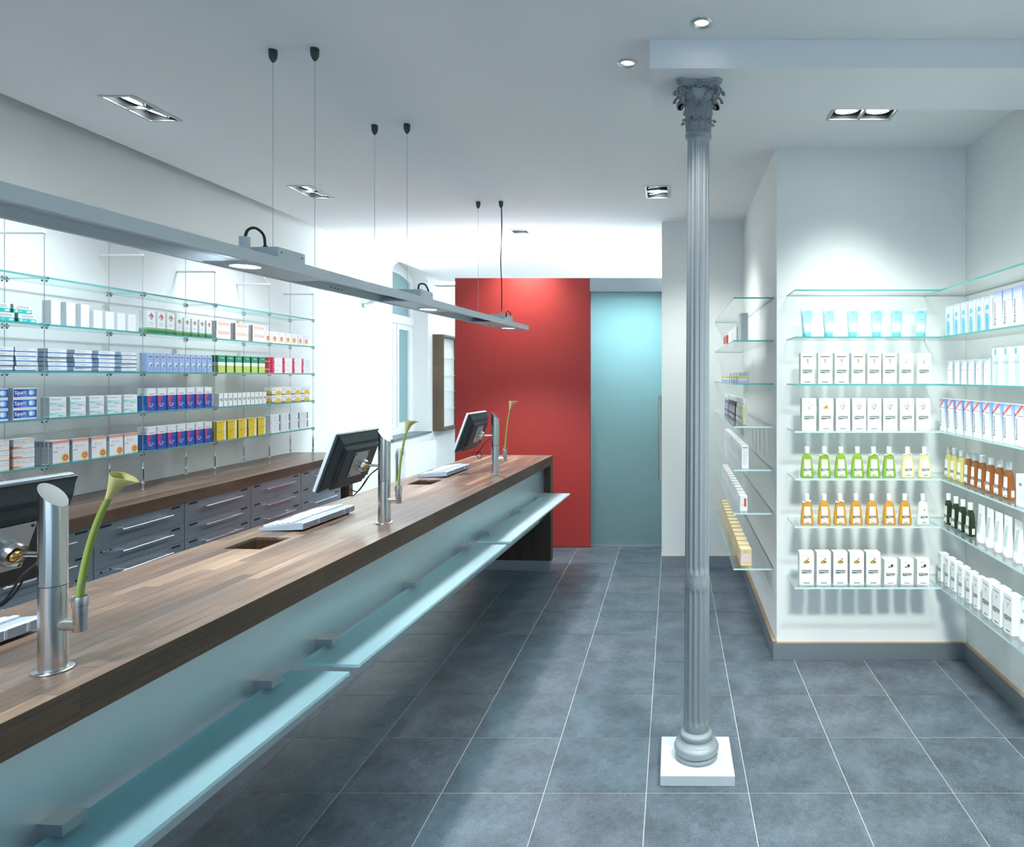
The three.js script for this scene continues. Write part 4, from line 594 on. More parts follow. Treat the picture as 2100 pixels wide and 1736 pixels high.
  const hex = carton('mouth_spray_carton', 0.066, 0.134, 0.058, (x, W, H) => { fillR(x, '#f6f7f8', 0, 0, W, H); txt(x, 'Hexoral', W * 0.48, H * 0.255, H * 0.072, '#5a6068', { b: 1 }); x.fillStyle = grad(x, 0, H * 0.3, W, H * 0.36, '#e83a66', '#c24a86', '#2f5cb0', '#1c5ab4'); x.fillRect(0, H * 0.33, W, H * 0.67); x.fillStyle = grad(x, W * 0.2, H * 0.5, W * 0.9, H, 'rgba(30,60,150,0)', 'rgba(20,70,180,0.55)', 'rgba(20,80,185,0.9)'); x.fillRect(0, H * 0.5, W, H * 0.5); x.strokeStyle = '#f4e6f2'; x.lineWidth = W * 0.06; x.beginPath(); x.arc(W * 0.42, H * 0.72, W * 0.2, 0.5, 3.9); x.stroke(); lines(x, W * 0.45, H * 0.68, W * 0.4, 2, H * 0.05, '#e6dcf0', 4); lines(x, W * 0.5, H * 0.9, W * 0.3, 1, 1, '#d6c8e8', 3); }, (x, S, H) => { fillR(x, '#e3e6ea', 0, 0, S, H); txt(x, 'Hexoral', S * 0.5, H * 0.255, H * 0.06, '#5a6068', { b: 1, max: S * 0.86 }); fillR(x, '#1a64b0', 0, H * 0.33, S, H); lines(x, S * 0.15, H * 0.4, S * 0.4, 10, H * 0.055, '#7fb0e0', 2.4); lines(x, S * 0.6, H * 0.75, S * 0.3, 4, H * 0.05, '#9cc4ea', 2.4); }, '#f6f7f8');
  for (const l of [3, 4]) leftRow(hex, l, seq(3.918, 0.0805, 7), 1, 'blue and pink carton with white top', 'blue and pink cartons with a white top');
}
{ // lowest level
  leftRow(carton('tablet_carton', 0.104, 0.0460, 0.05, (x, W, H) => { fillR(x, '#fcfcfb', 0, 0, W, H); fillR(x, '#f0a070', 0, 0, W, 4); x.fillStyle = grad(x, 0, 0, W * 0.5, 0, '#e8803c', '#fbe6d6'); x.fillRect(0, H * 0.76, W * 0.42, H * 0.2); txt(x, 'Infapharm 360', W * 0.27, H * 0.30, H * 0.19, '#9aa2a6'); fillR(x, '#f3b48c', 0, H * 0.5, W, 3); lines(x, W * 0.75, H * 0.25, W * 0.2, 1, 1, '#e2b9a0', 3); }, (x, S, H) => { fillR(x, '#b8bdc0', 0, 0, S, H); fillR(x, '#d8743a', 0, H * 0.74, S, H * 0.24); fillR(x, '#d99a76', 0, H * 0.48, S, 3); }), 4, [3.0, 3.122], 3, 'white carton with orange stripes', 'white cartons with orange stripes');
  const muc = carton('lozenge_carton', 0.092, 0.111, 0.018, (x, W, H) => { fillR(x, '#fcfcfd', 0, 0, W, H); x.fillStyle = grad(x, 0, 0, 0, H * 0.18, '#f28c70', '#fcd9cc'); x.fillRect(0, 0, W, H * 0.15); txt(x, 'Muco', W * 0.30, H * 0.31, H * 0.085, '#9a96a8'); txt(x, 'angin', W * 0.60, H * 0.31, H * 0.085, '#f0a0a0'); lines(x, W * 0.15, H * 0.39, W * 0.7, 1, 1, '#c9c6d6', 2); fillR(x, '#4a4468', W * 0.04, H * 0.49, W * 0.26, 4); const g = x.createRadialGradient(W * 0.76, H * 0.80, 2, W * 0.76, H * 0.8, W * 0.30); g.addColorStop(0, '#fff6e8'); g.addColorStop(0.25, '#e8683c'); g.addColorStop(0.55, '#f6b648'); g.addColorStop(1, 'rgba(252,240,200,0)'); x.fillStyle = g; x.fillRect(W * 0.4, H * 0.5, W * 0.6, H * 0.5); }, (x, S, H) => { fillR(x, '#b6c0c6', 0, 0, S, H); fillR(x, '#7888ac', S * 0.25, H * 0.05, S * 0.5, H * 0.22); ell(x, '#56606a', S * 0.5, H * 0.42, S * 0.1, S * 0.1); });
  leftRow(muc, 4, [3.32, 3.432, 3.543, 3.654, 3.756], 1, 'white carton with orange sunflower, facing out', 'white cartons with an orange sunflower');
  for (let k = 0; k < 5; k++) place(muc, V(LX - 0.0285 - k * 0.0195, LY[4] + 0.0006, 3.318 + 0.046), Math.PI / 2, `white carton standing edge-on behind the first sunflower carton, ${ORD[k]} of five spines`, 'carton', 'white cartons with an orange sunflower');
  leftRow(carton('yellow_carton', 0.094, 0.0635, 0.045, (x, W, H) => { fillR(x, '#f9f4d8', 0, 0, W, H); x.fillStyle = '#f6d32c'; x.beginPath(); x.moveTo(0, H * 0.02); x.lineTo(W * 0.88, H * 0.02); x.lineTo(W * 0.74, H * 0.3); x.lineTo(W * 0.82, H * 0.5); x.lineTo(W * 0.7, H * 0.72); x.lineTo(W * 0.76, H); x.lineTo(0, H); x.fill(); lines(x, W * 0.12, H * 0.10, W * 0.66, 1, 1, '#9a8838', 5); lines(x, W * 0.12, H * 0.22, W * 0.4, 1, 1, '#c4ac40', 3); ell(x, '#a89028', W * 0.12, H * 0.8, 3, 3); }, (x, S, H) => { fillR(x, '#b39c34', 0, 0, S, H); }, '#f6dc50'), 4, seq(4.515, 0.1125, 5), 2, 'bright yellow carton', 'bright yellow cartons');
  leftRow(carton('teal_edged_carton', 0.124, 0.0685, 0.05, (x, W, H) => { fillR(x, '#fbfdfd', 0, 0, W, H); fillR(x, '#238f92', W * 0.86, H * 0.03, W * 0.13, H * 0.8); ell(x, '#bfe4e4', W * 0.925, H * 0.9, 4, 4); lines(x, W * 0.3, H * 0.18, W * 0.45, 5, H * 0.14, '#cfd8dc', 3); x.fillStyle = '#e3ece8'; x.beginPath(); x.moveTo(0, H); x.lineTo(W * 0.2, 0); x.lineTo(W * 0.26, 0); x.lineTo(W * 0.1, H); x.fill(); }, '#dfe7e8'), 4, [5.122, 5.255, 5.388, 5.521], 2, 'white carton with teal edge', 'white cartons with a teal edge');
}

// ---- pilaster facing the camera
const rausch = (kind, bar, foot) => (x, W, H) => {
  fillR(x, '#fcfdfc', 0, 0, W, H);
  bar ? fillR(x, bar, W * 0.16, H * 0.105, W * 0.68, H * 0.028) : lines(x, W * 0.18, H * 0.115, W * 0.64, 1, 1, '#a4a0b4', 4);
  sprig(x, kind, W * 0.5, H * 0.27, W * 0.3);
  lines(x, W * 0.22, H * 0.43, W * 0.56, 2, H * 0.045, '#d6dad8', 2);
  brand(x, W * 0.5, H * 0.595, W * 0.68, H * 0.095, bar ?? '#8f958f');
  lines(x, W * 0.2, H * 0.75, W * 0.6, 2, H * 0.06, '#dfe3e2', 2); fillR(x, foot, W * 0.28, H * 0.93, W * 0.44, H * 0.03); fillR(x, '#b8bcb8', W * 0.16, H * 0.943, W * 0.68, 1.6);
};
function brand(x, cx, cy, w, h, under) { x.fillStyle = '#3a4a40'; x.beginPath(); x.moveTo(cx - w / 2, cy - h * 0.5); x.lineTo(cx + w / 2, cy - h * 0.5); x.lineTo(cx + w / 2, cy + h * 0.4); x.quadraticCurveTo(cx + w * 0.2, cy + h * 0.35, cx, cy + h * 0.5); x.quadraticCurveTo(cx - w * 0.25, cy + h * 0.72, cx - w / 2, cy + h * 0.5); x.fill(); txt(x, 'RAUSCH', cx, cy - h * 0.02, h * 0.74, '#fbfdfb', { b: 1, max: w * 0.9 }); x.strokeStyle = under; x.lineWidth = Math.max(1.5, h * 0.13); x.beginPath(); x.moveTo(cx - w / 2, cy + h * 0.78); x.quadraticCurveTo(cx - w * 0.2, cy + h * 0.98, cx, cy + h * 0.76); x.quadraticCurveTo(cx + w * 0.25, cy + h * 0.55, cx + w / 2, cy + h * 0.7); x.stroke(); }
function sprig(x, kind, cx, cy, r) {
  if (kind === 'root') { x.strokeStyle = '#9a8a3c'; x.lineWidth = r * 0.09; for (const [a, b, c, d] of [[0, -0.7, -0.3, 0.9], [0.1, -0.6, 0.2, 0.9], [-0.5, -0.6, 0.2, 0.3], [0.5, -0.7, -0.1, 0.2]]) { x.beginPath(); x.moveTo(cx + a * r, cy + b * r); x.quadraticCurveTo(cx - b * r * 0.2, cy, cx + c * r, cy + d * r); x.stroke(); } ell(x, '#b8a850', cx, cy - r * 0.3, r * 0.2, r * 0.28); }
  else if (kind === 'herb') { x.strokeStyle = '#8c9470'; x.lineWidth = r * 0.07; for (const a of [-0.9, -0.2, 0.4, 0.9]) { x.beginPath(); x.moveTo(cx - r * 0.1, cy + r * 0.8); x.quadraticCurveTo(cx, cy, cx + a * r * 0.8, cy - r * (0.7 - Math.abs(a) * 0.3)); x.stroke(); } ell(x, '#a08a5a', cx + r * 0.5, cy - r * 0.6, r * 0.1, r * 0.14); }
  else if (kind === 'leafy') { for (const [a, b, q] of [[-0.5, -0.2, 0.9], [0, -0.5, 1.5], [0.4, -0.4, 2.1], [0.2, 0.2, 2.6], [-0.2, 0.35, 1.1]]) ell(x, '#7f8c4a', cx + a * r, cy + b * r, r * 0.34, r * 0.1, q); x.strokeStyle = '#76823f'; x.lineWidth = r * 0.07; x.beginPath(); x.moveTo(cx, cy + r * 0.8); x.lineTo(cx + r * 0.1, cy - r * 0.5); x.stroke(); }
  else if (kind === 'ginger') { for (const [a, b, s, c] of [[-0.35, 0.2, 0.32, '#c89a3a'], [0.1, 0, 0.36, '#b8842c'], [0.4, 0.3, 0.28, '#d8b45a'], [0.2, -0.5, 0.2, '#c89a3a']]) ell(x, c, cx + a * r, cy + b * r, r * s, r * s * 0.85); }
  else if (kind === 'fruit') { for (const [a, b, s, c] of [[-0.4, 0.3, 0.34, '#8a9a48'], [0, 0, 0.36, '#a0983c'], [0.4, 0.25, 0.3, '#b0563a'], [0.35, -0.5, 0.22, '#c0622e'], [0.05, 0.5, 0.26, '#c8a050']]) ell(x, c, cx + a * r, cy + b * r, r * s, r * s * 0.85); }
  else if (kind === 'avocado') { ell(x, '#3c4638', cx + r * 0.4, cy - r * 0.1, r * 0.36, r * 0.46, 0.5); ell(x, '#b8b85a', cx - r * 0.3, cy + r * 0.25, r * 0.4, r * 0.26); ell(x, '#6a5430', cx - r * 0.3, cy + r * 0.25, r * 0.15, r * 0.15); }
}
const PD = 3.66, pX = (px) => (px - 1380) * PD / 1370;
function facing(proto, lvl, items, cat, group, off = 0) { for (const [px, label] of items) place(proto, V(pX(px), RY[lvl] + 0.0006, PD + off), 0, label, cat, group); }
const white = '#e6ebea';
{
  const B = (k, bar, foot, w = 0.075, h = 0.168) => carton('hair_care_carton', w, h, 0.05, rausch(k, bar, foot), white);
  const nth = (n, i) => `${ORD[i]} of ${CARD[n]} from the column`;
  facing(B('root', '#4a4456', '#5a5648'), 2, [1656, 1692, 1726].map((p, i) => [p, `purple-barred white carton with dark foot, ${nth(3, i)}, third pilaster shelf`]), 'carton', 'white hair care cartons on the pilaster', 0.025);
  facing(B('root', '#4a4456', '#c8bc9c'), 2, [1760, 1793, 1825].map((p, i) => [p, `purple-barred white carton with pale foot, ${nth(3, i)}, third pilaster shelf`]), 'carton', 'white hair care cartons on the pilaster', 0.025);
  facing(B('herb', null, '#d4d8d4'), 2, [[1858.6, 'white carton with herb drawing next to the last, third pilaster shelf'], [1895, 'white carton with herb drawing ending the third pilaster shelf']], 'carton', 'white hair care cartons on the pilaster', 0.025);
  const B2 = (k, f) => B(k, null, f, 0.077, 0.175);
  facing(B2('herb', '#d4d8d4'), 3, [[1659, 'white carton with herb drawing beginning the fourth pilaster shelf']], 'carton', 'white hair care cartons on the pilaster', 0.025);
  facing(B2('ginger', '#6a705a'), 3, [[1694, 'white carton with yellow ginger drawing on the fourth pilaster shelf']], 'carton', 'white hair care cartons on the pilaster', 0.025);
  facing(B2('leafy', '#5a4a78'), 3, [1729, 1762, 1793].map((p, i) => [p, `white leaf-print carton with purple foot, ${nth(3, i)}, fourth pilaster shelf`]), 'carton', 'white hair care cartons on the pilaster', 0.025);
  facing(B2('leafy', '#dfe3e0'), 3, [1826, 1860, 1893.6].map((p, i) => [p, `white leaf-print carton with pale foot, ${nth(3, i)}, fourth pilaster shelf`]), 'carton', 'white hair care cartons on the pilaster', 0.025);
  facing(carton('hair_care_carton', 0.0775, 0.178, 0.055, rausch('fruit', null, '#5a6258'), white), 6, [1654.4, 1689.2, 1723.6, 1757.3, 1790.7].map((p, i) => [p, `large white carton with fruit drawing, ${nth(5, i)}, lowest pilaster shelf`]), 'carton', 'white hair care cartons on the pilaster', 0.028);
  facing(carton('hair_care_carton', 0.068, 0.138, 0.05, rausch('avocado', null, '#5a6258'), white), 6, [1826.3, 1860.7, 1894].map((p, i) => [p, `short white carton with avocado drawing, ${nth(3, i)}, lowest pilaster shelf`]), 'carton', 'white hair care cartons on the pilaster', 0.028);
}
function liquid(rgb, through, rough = 0.12) { return new THREE.MeshPhysicalMaterial({ color: new THREE.Color().setRGB(...rgb), roughness: rough, transmission: through, thickness: 0.02, ior: 1.38 }); }
function bottle(name, rgb, through, labelDraw, opt = {}) {
  const t = new THREE.Group(); t.userData.base = name; const H = opt.h ?? 0.168, s = H / 0.168;
  part('body', loft([[0.0, 0.031, 0.014, 4], [0.002, 0.0345, 0.0165, 4], [0.010, 0.0355, 0.0175, 4], [0.03, 0.0348, 0.0172, 4], [0.075, 0.030, 0.0158, 3.8], [0.108, 0.0255, 0.0145, 3.4], [0.118, 0.0225, 0.0138, 3], [0.125, 0.0165, 0.0128, 2.5], [0.129, 0.0125, 0.0118, 2], [0.132, 0.0115, 0.0115, 2]], 36).scale(s, s, s), liquid(rgb, through), t);
  part('cap', lathe([[0, 0.1315], [0.0122, 0.1315], [0.0126, 0.134], [0.0123, 0.152], [0.0128, 0.153], [0.0125, 0.166], [0.011, 0.168], [0, 0.1682]], 28).scale(s, s, s), M.white, t);
  if (opt.tag) part('hang_tag', shell((u, v) => v3((v - 0.5) * 0.040, 0.1305 + 0.004 * Math.cos((v - 0.5) * 6) - u * 0.002, -0.012 + u * 0.028), 4, 12, 0.0006).scale(s, s, s), M.white, t);
  const lt = canvas(110, 190, labelDraw), lab = [[-0.0195, 0.010], [0.0195, 0.010], [0.0155, 0.100], [-0.0155, 0.100]];
  const g = extr(lab, 0.0005), p = g.attributes.position, uv = g.attributes.uv; for (let i = 0; i < p.count; i++) { uv.setXY(i, p.getX(i) / 0.039 + 0.5, (p.getY(i) - 0.01) / 0.09); const y = p.getY(i); p.setZ(i, p.getZ(i) + 0.0168 + (y < 0.05 ? 0.0006 : -0.0009) + 0.0009 - (y - 0.01) * 0.025); }
  g.computeVertexNormals(); part('label', g.scale(s, s, s), new THREE.MeshStandardMaterial({ map: lt, roughness: 0.5 }), t);
  if (opt.side) part('side_label', rbox(0.0006, 0.03, 0.014, 0.0002, 0.0350, 0.028, 0).scale(s, s, s), M.white, t);
  return t;
}
const bl = (kind, line) => (x, W, H) => { fillR(x, '#fbfdfc', 0, 0, W, H); if (kind) sprig(x, kind, W * 0.5, H * 0.2, W * 0.2); if (line) fillR(x, line, 0, H * 0.53, W, 5); brand(x, W * 0.5, H * 0.62, W * 0.96, H * 0.13, line ?? '#7a9a7a'); lines(x, W * 0.2, H * 0.8, W * 0.6, 2, H * 0.05, '#d2d8d4', 2); fillR(x, '#4a5a4c', W * 0.2, H * 0.93, W * 0.6, H * 0.045); };
{
  const green = bottle('shampoo_bottle', [0.40, 0.66, 0.07], 0.55, bl('herb')), yellow = bottle('shampoo_bottle', [0.92, 0.85, 0.42], 0.12, bl(null)), amber = bottle('shampoo_bottle', [0.92, 0.46, 0.05], 0.55, bl('herb', '#e88a2c')), cream = bottle('conditioner_bottle', [0.82, 0.84, 0.72], 0.1, bl('avocado'));
  const tagOn = (proto) => { const c = proto.clone(); c.userData = { base: proto.userData.base }; part('hang_tag', shell((u, v) => v3((v - 0.5) * 0.044, 0.1305 + 0.003 * Math.cos((v - 0.5) * 7) + (v - 0.5) * 0.006 - u * 0.003, -0.013 + u * 0.030), 4, 12, 0.0006), M.white, c); return c; };
  const gT = tagOn(green), aT = tagOn(amber), yT = tagOn(yellow);
  [1654.6, 1690, 1724, 1758, 1791, 1823].forEach((p, i) => facing(i === 1 || i === 4 || i === 5 ? gT : green, 4, [[p, `green shampoo bottle with white cap, ${ORD[i]} of six from the column`]], 'bottle', 'green shampoo bottles'));
  facing(yT, 4, [[1861, 'pale yellow shampoo bottle next to the green ones on the pilaster'], [1895.7, 'pale yellow shampoo bottle ending the pilaster row of green ones']], 'bottle', 'pale yellow shampoo bottles on the pilaster');
  [1654.6, 1689.8, 1722.3, 1755, 1787.7, 1822.9, 1855.4].forEach((p, i) => facing(i === 0 || i === 2 ? aT : amber, 5, [[p, `amber shampoo bottle with white cap, ${ORD[i]} of seven from the column`]], 'bottle', 'amber shampoo bottles'));
  facing(cream, 5, [[1892.8, 'cream white conditioner bottle ending the row of amber bottles']], 'bottle');
  // tubes
  const tube = (name, h, rw, base, map, capMat, capH) => { const t = new THREE.Group(); t.userData.base = name; part('body', loft([[capH * 0.95, base, base * 0.95, 2.2], [h * 0.4, base * 1.08 + (rw - base) * 0.25, base * 0.72, 2.2], [h * 0.72, base + (rw - base) * 0.7, base * 0.36, 2.2], [h * 0.93, rw, 0.0022, 2.6], [h, rw, 0.0013, 4]], 40), new THREE.MeshStandardMaterial({ map, roughness: 0.35 }), t); part('cap', loft([[0, base * 0.96, base * 0.92, 2.2], [0.002, base * 0.99, base * 0.95, 2.2], [capH - 0.001, base * 1.0, base * 0.96, 2.2], [capH, base * 0.98, base * 0.94, 2.2]], 36), capMat, t); return t; };
  const eub = canvas(256, 400, (x, W, H) => { fillR(x, grad(x, 0, 0, 0, H, '#d8f2f4', '#8fd6e2', '#a6e0e8', '#dcf4f6', '#c8eef2'), 0, 0, W, H); txt(x, 'EUBOS', W * 0.5, H * 0.16, 40, '#2f6f9c', { b: 1 }); x.strokeStyle = '#4a90b4'; x.lineWidth = 3; x.beginPath(); x.moveTo(W * 0.3, H * 0.25); x.quadraticCurveTo(W * 0.5, H * 0.27, W * 0.7, H * 0.23); x.stroke(); txt(x, 'SHAMPOO', W * 0.5, H * 0.48, 30, '#3f8090', {}); lines(x, W * 0.33, H * 0.56, W * 0.34, 3, 9, '#7fb8c4', 3); fillR(x, '#6fb4c4', W * 0.25, H * 0.66, W * 0.5, 2); });
  const et = tube('shampoo_tube', 0.160, 0.034, 0.0235, eub, std('tubeCap', [0.16, 0.62, 0.74], 0.3), 0.027);
  facing(et, 1, [1656, 1701, 1750.5, 1799.6, 1840.7, 1891].map((p, i) => [p, `light blue shampoo tube standing on its cap, ${ORD[i]} of six from the column`]), 'tube', 'light blue shampoo tubes', 0.02);

  // ---- right wall: goods face the room; px is where the far edge of each front shows
  const wallRow = (proto, lvl, Ds, label, cat, group, X = 1.475) => { const w = proto.userData.w ?? 0, d = proto.userData.d ?? 0; Ds.forEach((D, i) => place(proto, V(X + d / 2, RY[lvl] + 0.0006, D - w / 2), -Math.PI / 2, label(i, Ds.length), cat, group)); };
  const lab = (what, where) => (i, n) => `${what}, ${ORD[i]} of ${CARD[n]} from corner, ${where}`;
  wallRow(carton('foam_carton', 0.058, 0.160, 0.045, (x, W, H) => { fillR(x, grad(x, 0, 0, W, 0, '#f4f8fa', '#cfe4f0'), 0, 0, W, H); fillR(x, '#b8d8ec', 0, 0, W, H * 0.08); x.fillStyle = grad(x, 0, 0, W, 0, '#8fd0e6', '#6cbcd8', '#a8def0'); x.beginPath(); x.moveTo(W * 0.1, H); x.lineTo(W * 0.1, H * 0.42); x.quadraticCurveTo(W * 0.14, H * 0.28, W * 0.42, H * 0.24); x.lineTo(W * 0.42, H * 0.06); x.lineTo(W * 0.56, H * 0.06); x.lineTo(W * 0.56, H * 0.24); x.quadraticCurveTo(W * 0.86, H * 0.28, W * 0.9, H * 0.42); x.lineTo(W * 0.9, H); x.fill(); fillR(x, '#f6fafc', W * 0.43, H * 0.04, W * 0.12, H * 0.2); fillR(x, '#f4f9fb', W * 0.25, H * 0.40, W * 0.6, H * 0.09); fillR(x, '#f4f9fb', W * 0.68, H * 0.46, W * 0.16, H * 0.1); lines(x, W * 0.35, H * 0.44, W * 0.4, 1, 1, '#4a7088', 3); lines(x, W * 0.25, H * 0.66, W * 0.5, 4, H * 0.06, '#4e9cc0', 3); }, '#e6e9ec'), 1, [3.609, 3.508, 3.42, 3.335, 3.248, 3.165].map((d) => d + 0.0), lab('slim carton with blue bottle print', 'second shelf, right wall'), 'carton', 'slim cartons with a blue bottle print');
  const bep = (stripe) => (x, W, H) => { fillR(x, '#f7f8fa', 0, 0, W, H); x.fillStyle = grad(x, 0, 0, 0, H * 0.3, stripe ? '#86aadc' : '#9fb0e0', '#dde6f4', '#f7f8fa'); x.fillRect(0, 0, W, H * 0.32); fillR(x, stripe ? '#7a6a8a' : '#f0b4b8', W * 0.25, H * 0.27, W * 0.75, 4); if (stripe) { x.save(); x.translate(W * 0.5, H * 0.13); x.rotate(-0.62); fillR(x, '#ee5a54', -W, -H * 0.032, W * 2, H * 0.064); ell(x, '#fbe6e4', -W * 0.35, 0, 6, 4); x.restore(); } txt(x, 'Bepanthol', W * 0.17, H * 0.60, W * 0.27, '#3c4048', { b: 1, rot: -Math.PI / 2 }); lines(x, W * 0.4, H * 0.42, W * 0.45, 7, H * 0.045, '#d0d4da', 2); };
  const bepS = (x, S, H) => { fillR(x, grad(x, 0, 0, 0, H, '#6f8cc0', '#b8c8e0', '#e8ecf0'), 0, 0, S, H); lines(x, S * 0.15, H * 0.4, S * 0.6, 10, H * 0.05, '#98a0ac', 2.4); };
  wallRow(carton('lotion_carton', 0.077, 0.168, 0.05, bep(0), bepS, '#a8b8e0'), 1, [3.074, 2.984, 2.897, 2.81, 2.722], lab('tall white carton with lilac top', 'second shelf, right wall'), 'carton', 'tall white cartons with a lilac top');
  wallRow(carton('cream_carton', 0.056, 0.124, 0.035, (x, W, H) => { fillR(x, '#c4d0d6', 0, 0, W, H); x.fillStyle = '#fbfdfd'; x.beginPath(); x.moveTo(0, H); x.lineTo(0, H * 0.42); x.quadraticCurveTo(W * 0.1, H * 0.14, W * 0.9, H * 0.06); x.lineTo(W, H * 0.1); x.lineTo(W, H); x.fill(); txt(x, 'EUBOS', W * 0.42, H * 0.42, W * 0.24, '#d09a98', { b: 1 }); lines(x, W * 0.25, H * 0.56, W * 0.4, 3, H * 0.09, '#dfe5e8', 2); }, '#b9c6d2', '#c9d4d8'), 2, [3.585, 3.501, 3.418, 3.337, 3.255, 3.172], lab('small white carton with curved grey top', 'third shelf, right wall'), 'carton', 'small white cartons with a curved grey top');
  wallRow(carton('lotion_carton', 0.066, 0.169, 0.045, (x, W, H) => { fillR(x, '#f8fbfb', 0, 0, W, H); fillR(x, grad(x, 0, 0, W, 0, '#8fd0d4', '#5fb4bc'), W * 0.32, H * 0.03, W * 0.3, H * 0.17); fillR(x, grad(x, 0, 0, W, 0, '#f8fbfb', '#d4f0f0', '#bce6e8'), W * 0.3, H * 0.22, W * 0.62, H * 0.78); txt(x, 'EUBOS', W * 0.5, H * 0.40, W * 0.26, '#7fa8b8', { b: 1 }); lines(x, W * 0.3, H * 0.5, W * 0.5, 1, 1, '#a8d8dc', 3); txt(x, 'CREME', W * 0.5, H * 0.62, W * 0.2, '#b0d8dc'); txt(x, 'CREME', W * 0.5, H * 0.69, W * 0.2, '#b8dce0'); }, '#e9eced'), 2, [3.088, 2.996, 2.905, 2.818], lab('tall white carton with turquoise bottle print', 'third shelf, right wall'), 'carton', 'tall white cartons with a turquoise bottle print');
  wallRow(carton('lotion_carton', 0.068, 0.175, 0.05, bep(1), bepS), 3, [3.662, 3.555, 3.454, 3.352, 3.253, 3.152, 3.053, 2.955, 2.855], lab('white and blue carton with red slanted stripe', 'fourth shelf'), 'carton', 'white and blue cartons with a red slanted stripe', 1.462);
  const yellow2 = bottle('shampoo_bottle', [0.90, 0.80, 0.32], 0.3, bl(null), { side: 1 }), brown = bottle('shampoo_bottle', [0.52, 0.19, 0.055], 0.5, bl('herb', '#e08a94'), { side: 1 }), black = bottle('shampoo_bottle', [0.028, 0.048, 0.022], 0.2, bl('herb', '#6a80a8'), { side: 1 });
  wallRow(yellow2, 4, [3.665, 3.588, 3.505], lab('pale yellow shampoo bottle on the right wall', 'fifth shelf'), 'bottle', 'pale yellow shampoo bottles on the right wall', 1.515);
  wallRow(brown, 4, [3.420, 3.342, 3.266, 3.181, 3.096, 3.012], lab('reddish brown shampoo bottle', 'fifth shelf, right wall'), 'bottle', 'reddish brown shampoo bottles', 1.515);
  wallRow(black, 5, [3.672, 3.575, 3.49, 3.402], lab('dark green shampoo bottle', 'sixth shelf, right wall'), 'bottle', 'dark green shampoo bottles', 1.515);
  wallRow(carton('ointment_carton', 0.07, 0.135, 0.06, (x, W, H) => { fillR(x, '#f8fafb', 0, 0, W, H); fillR(x, '#6f9cc8', W * 0.35, H * 0.26, W * 0.3, H * 0.09); lines(x, W * 0.25, H * 0.5, W * 0.5, 4, H * 0.09, '#d6dde0', 2); }, (x, S, H) => { fillR(x, '#eceff2', 0, 0, S, H); fillR(x, '#98b0cc', S * 0.2, H * 0.2, S * 0.4, H * 0.1); }), 4, [2.872], () => 'white ointment carton standing beside the last reddish brown bottle', 'carton', undefined, 1.475);
  const herb = tube('herbal_cream_tube', 0.182, 0.034, 0.0225, canvas(256, 512, (x, W, H) => { fillR(x, '#f9fbfa', 0, 0, W, H); x.fillStyle = grad(x, W * 0.4, 0, W * 0.72, 0, 'rgba(255,255,255,0)', 'rgba(120,190,170,0.75)'); x.fillRect(W * 0.4, H * 0.24, W * 0.32, H * 0.34); x.fillStyle = grad(x, W * 0.4, 0, W * 0.72, 0, 'rgba(255,255,255,0)', 'rgba(120,180,200,0.7)'); x.fillRect(W * 0.4, H * 0.58, W * 0.32, H * 0.28); txt(x, 'Herbaderm', W * 0.47, H * 0.56, 64, '#3a4a4e', { f: 'serif', it: 1, rot: -Math.PI / 2, max: H * 0.58 }); ell(x, '#9aaab0', W * 0.5, H * 0.14, 9, 11); }), M.white, 0.024);
  wallRow(herb, 5, [3.268, 3.178, 3.093, 3.008, 2.915], lab('white cream tube with green shaded lettering', 'sixth shelf, right wall'), 'tube', 'white herbal cream tubes', 1.51);
  wallRow(tube('cream_tube', 0.125, 0.02, 0.0165, canvas(64, 128, (x, W, H) => { fillR(x, '#f4f5f4', 0, 0, W, H); lines(x, W * 0.35, H * 0.2, W * 0.3, 6, 12, '#8a9296', 3); }), M.white, 0.02), 5, [2.83], () => 'small white tube at the picture edge beside the herbal cream tubes', 'tube', undefined, 1.50);
  const rs = (k, c, foot) => (x, W, H) => { fillR(x, '#fbfcfb', 0, 0, W, H); fillR(x, c, W * 0.12, H * 0.1, W * 0.76, H * 0.025); sprig(x, k, W * 0.5, H * 0.27, W * 0.24); brand(x, W * 0.5, H * 0.6, W * 0.86, H * 0.1, c); fillR(x, foot, W * 0.25, H * 0.92, W * 0.5, H * 0.03); };
  const side2 = (x, S, H) => { fillR(x, '#f0f2f2', 0, 0, S, H); lines(x, S * 0.12, H * 0.15, S * 0.7, 10, H * 0.075, '#d6dadc', 2); };
  wallRow(carton('ampoule_carton', 0.046, 0.154, 0.046, rs('herb', '#c88a9a', '#5a6258'), side2), 6, [3.765, 3.668, 3.585], lab('narrow white carton with pink line', 'lowest right shelf'), 'carton', 'narrow white cartons on the lowest right shelf', 1.492);
  wallRow(carton('ampoule_carton', 0.046, 0.154, 0.046, rs('ginger', '#e0b060', '#5a6258'), side2), 6, [3.495, 3.405, 3.318], lab('narrow white carton with yellow line', 'lowest right shelf'), 'carton', 'narrow white cartons on the lowest right shelf', 1.492);
  wallRow(carton('hair_care_carton', 0.072, 0.171, 0.055, rs('herb', '#9a9aa8', '#5a6a50'), side2), 6, [3.215, 3.112, 3.006], lab('wide white carton with herb drawing', 'lowest right shelf'), 'carton', 'wide white cartons on the lowest right shelf', 1.488);
  wallRow(tube('hair_cream_bottle', 0.165, 0.024, 0.024, canvas(96, 192, (x, W, H) => { fillR(x, '#f8faf9', 0, 0, W, H); brand(x, W * 0.5, H * 0.55, W * 0.5, H * 0.1, '#8a9a8a'); sprig(x, 'fruit', W * 0.5, H * 0.25, W * 0.12); }), M.white, 0.02), 6, [2.885], () => 'rounded white bottle at the picture edge on the lowest right shelf', 'bottle', undefined, 1.52);
}
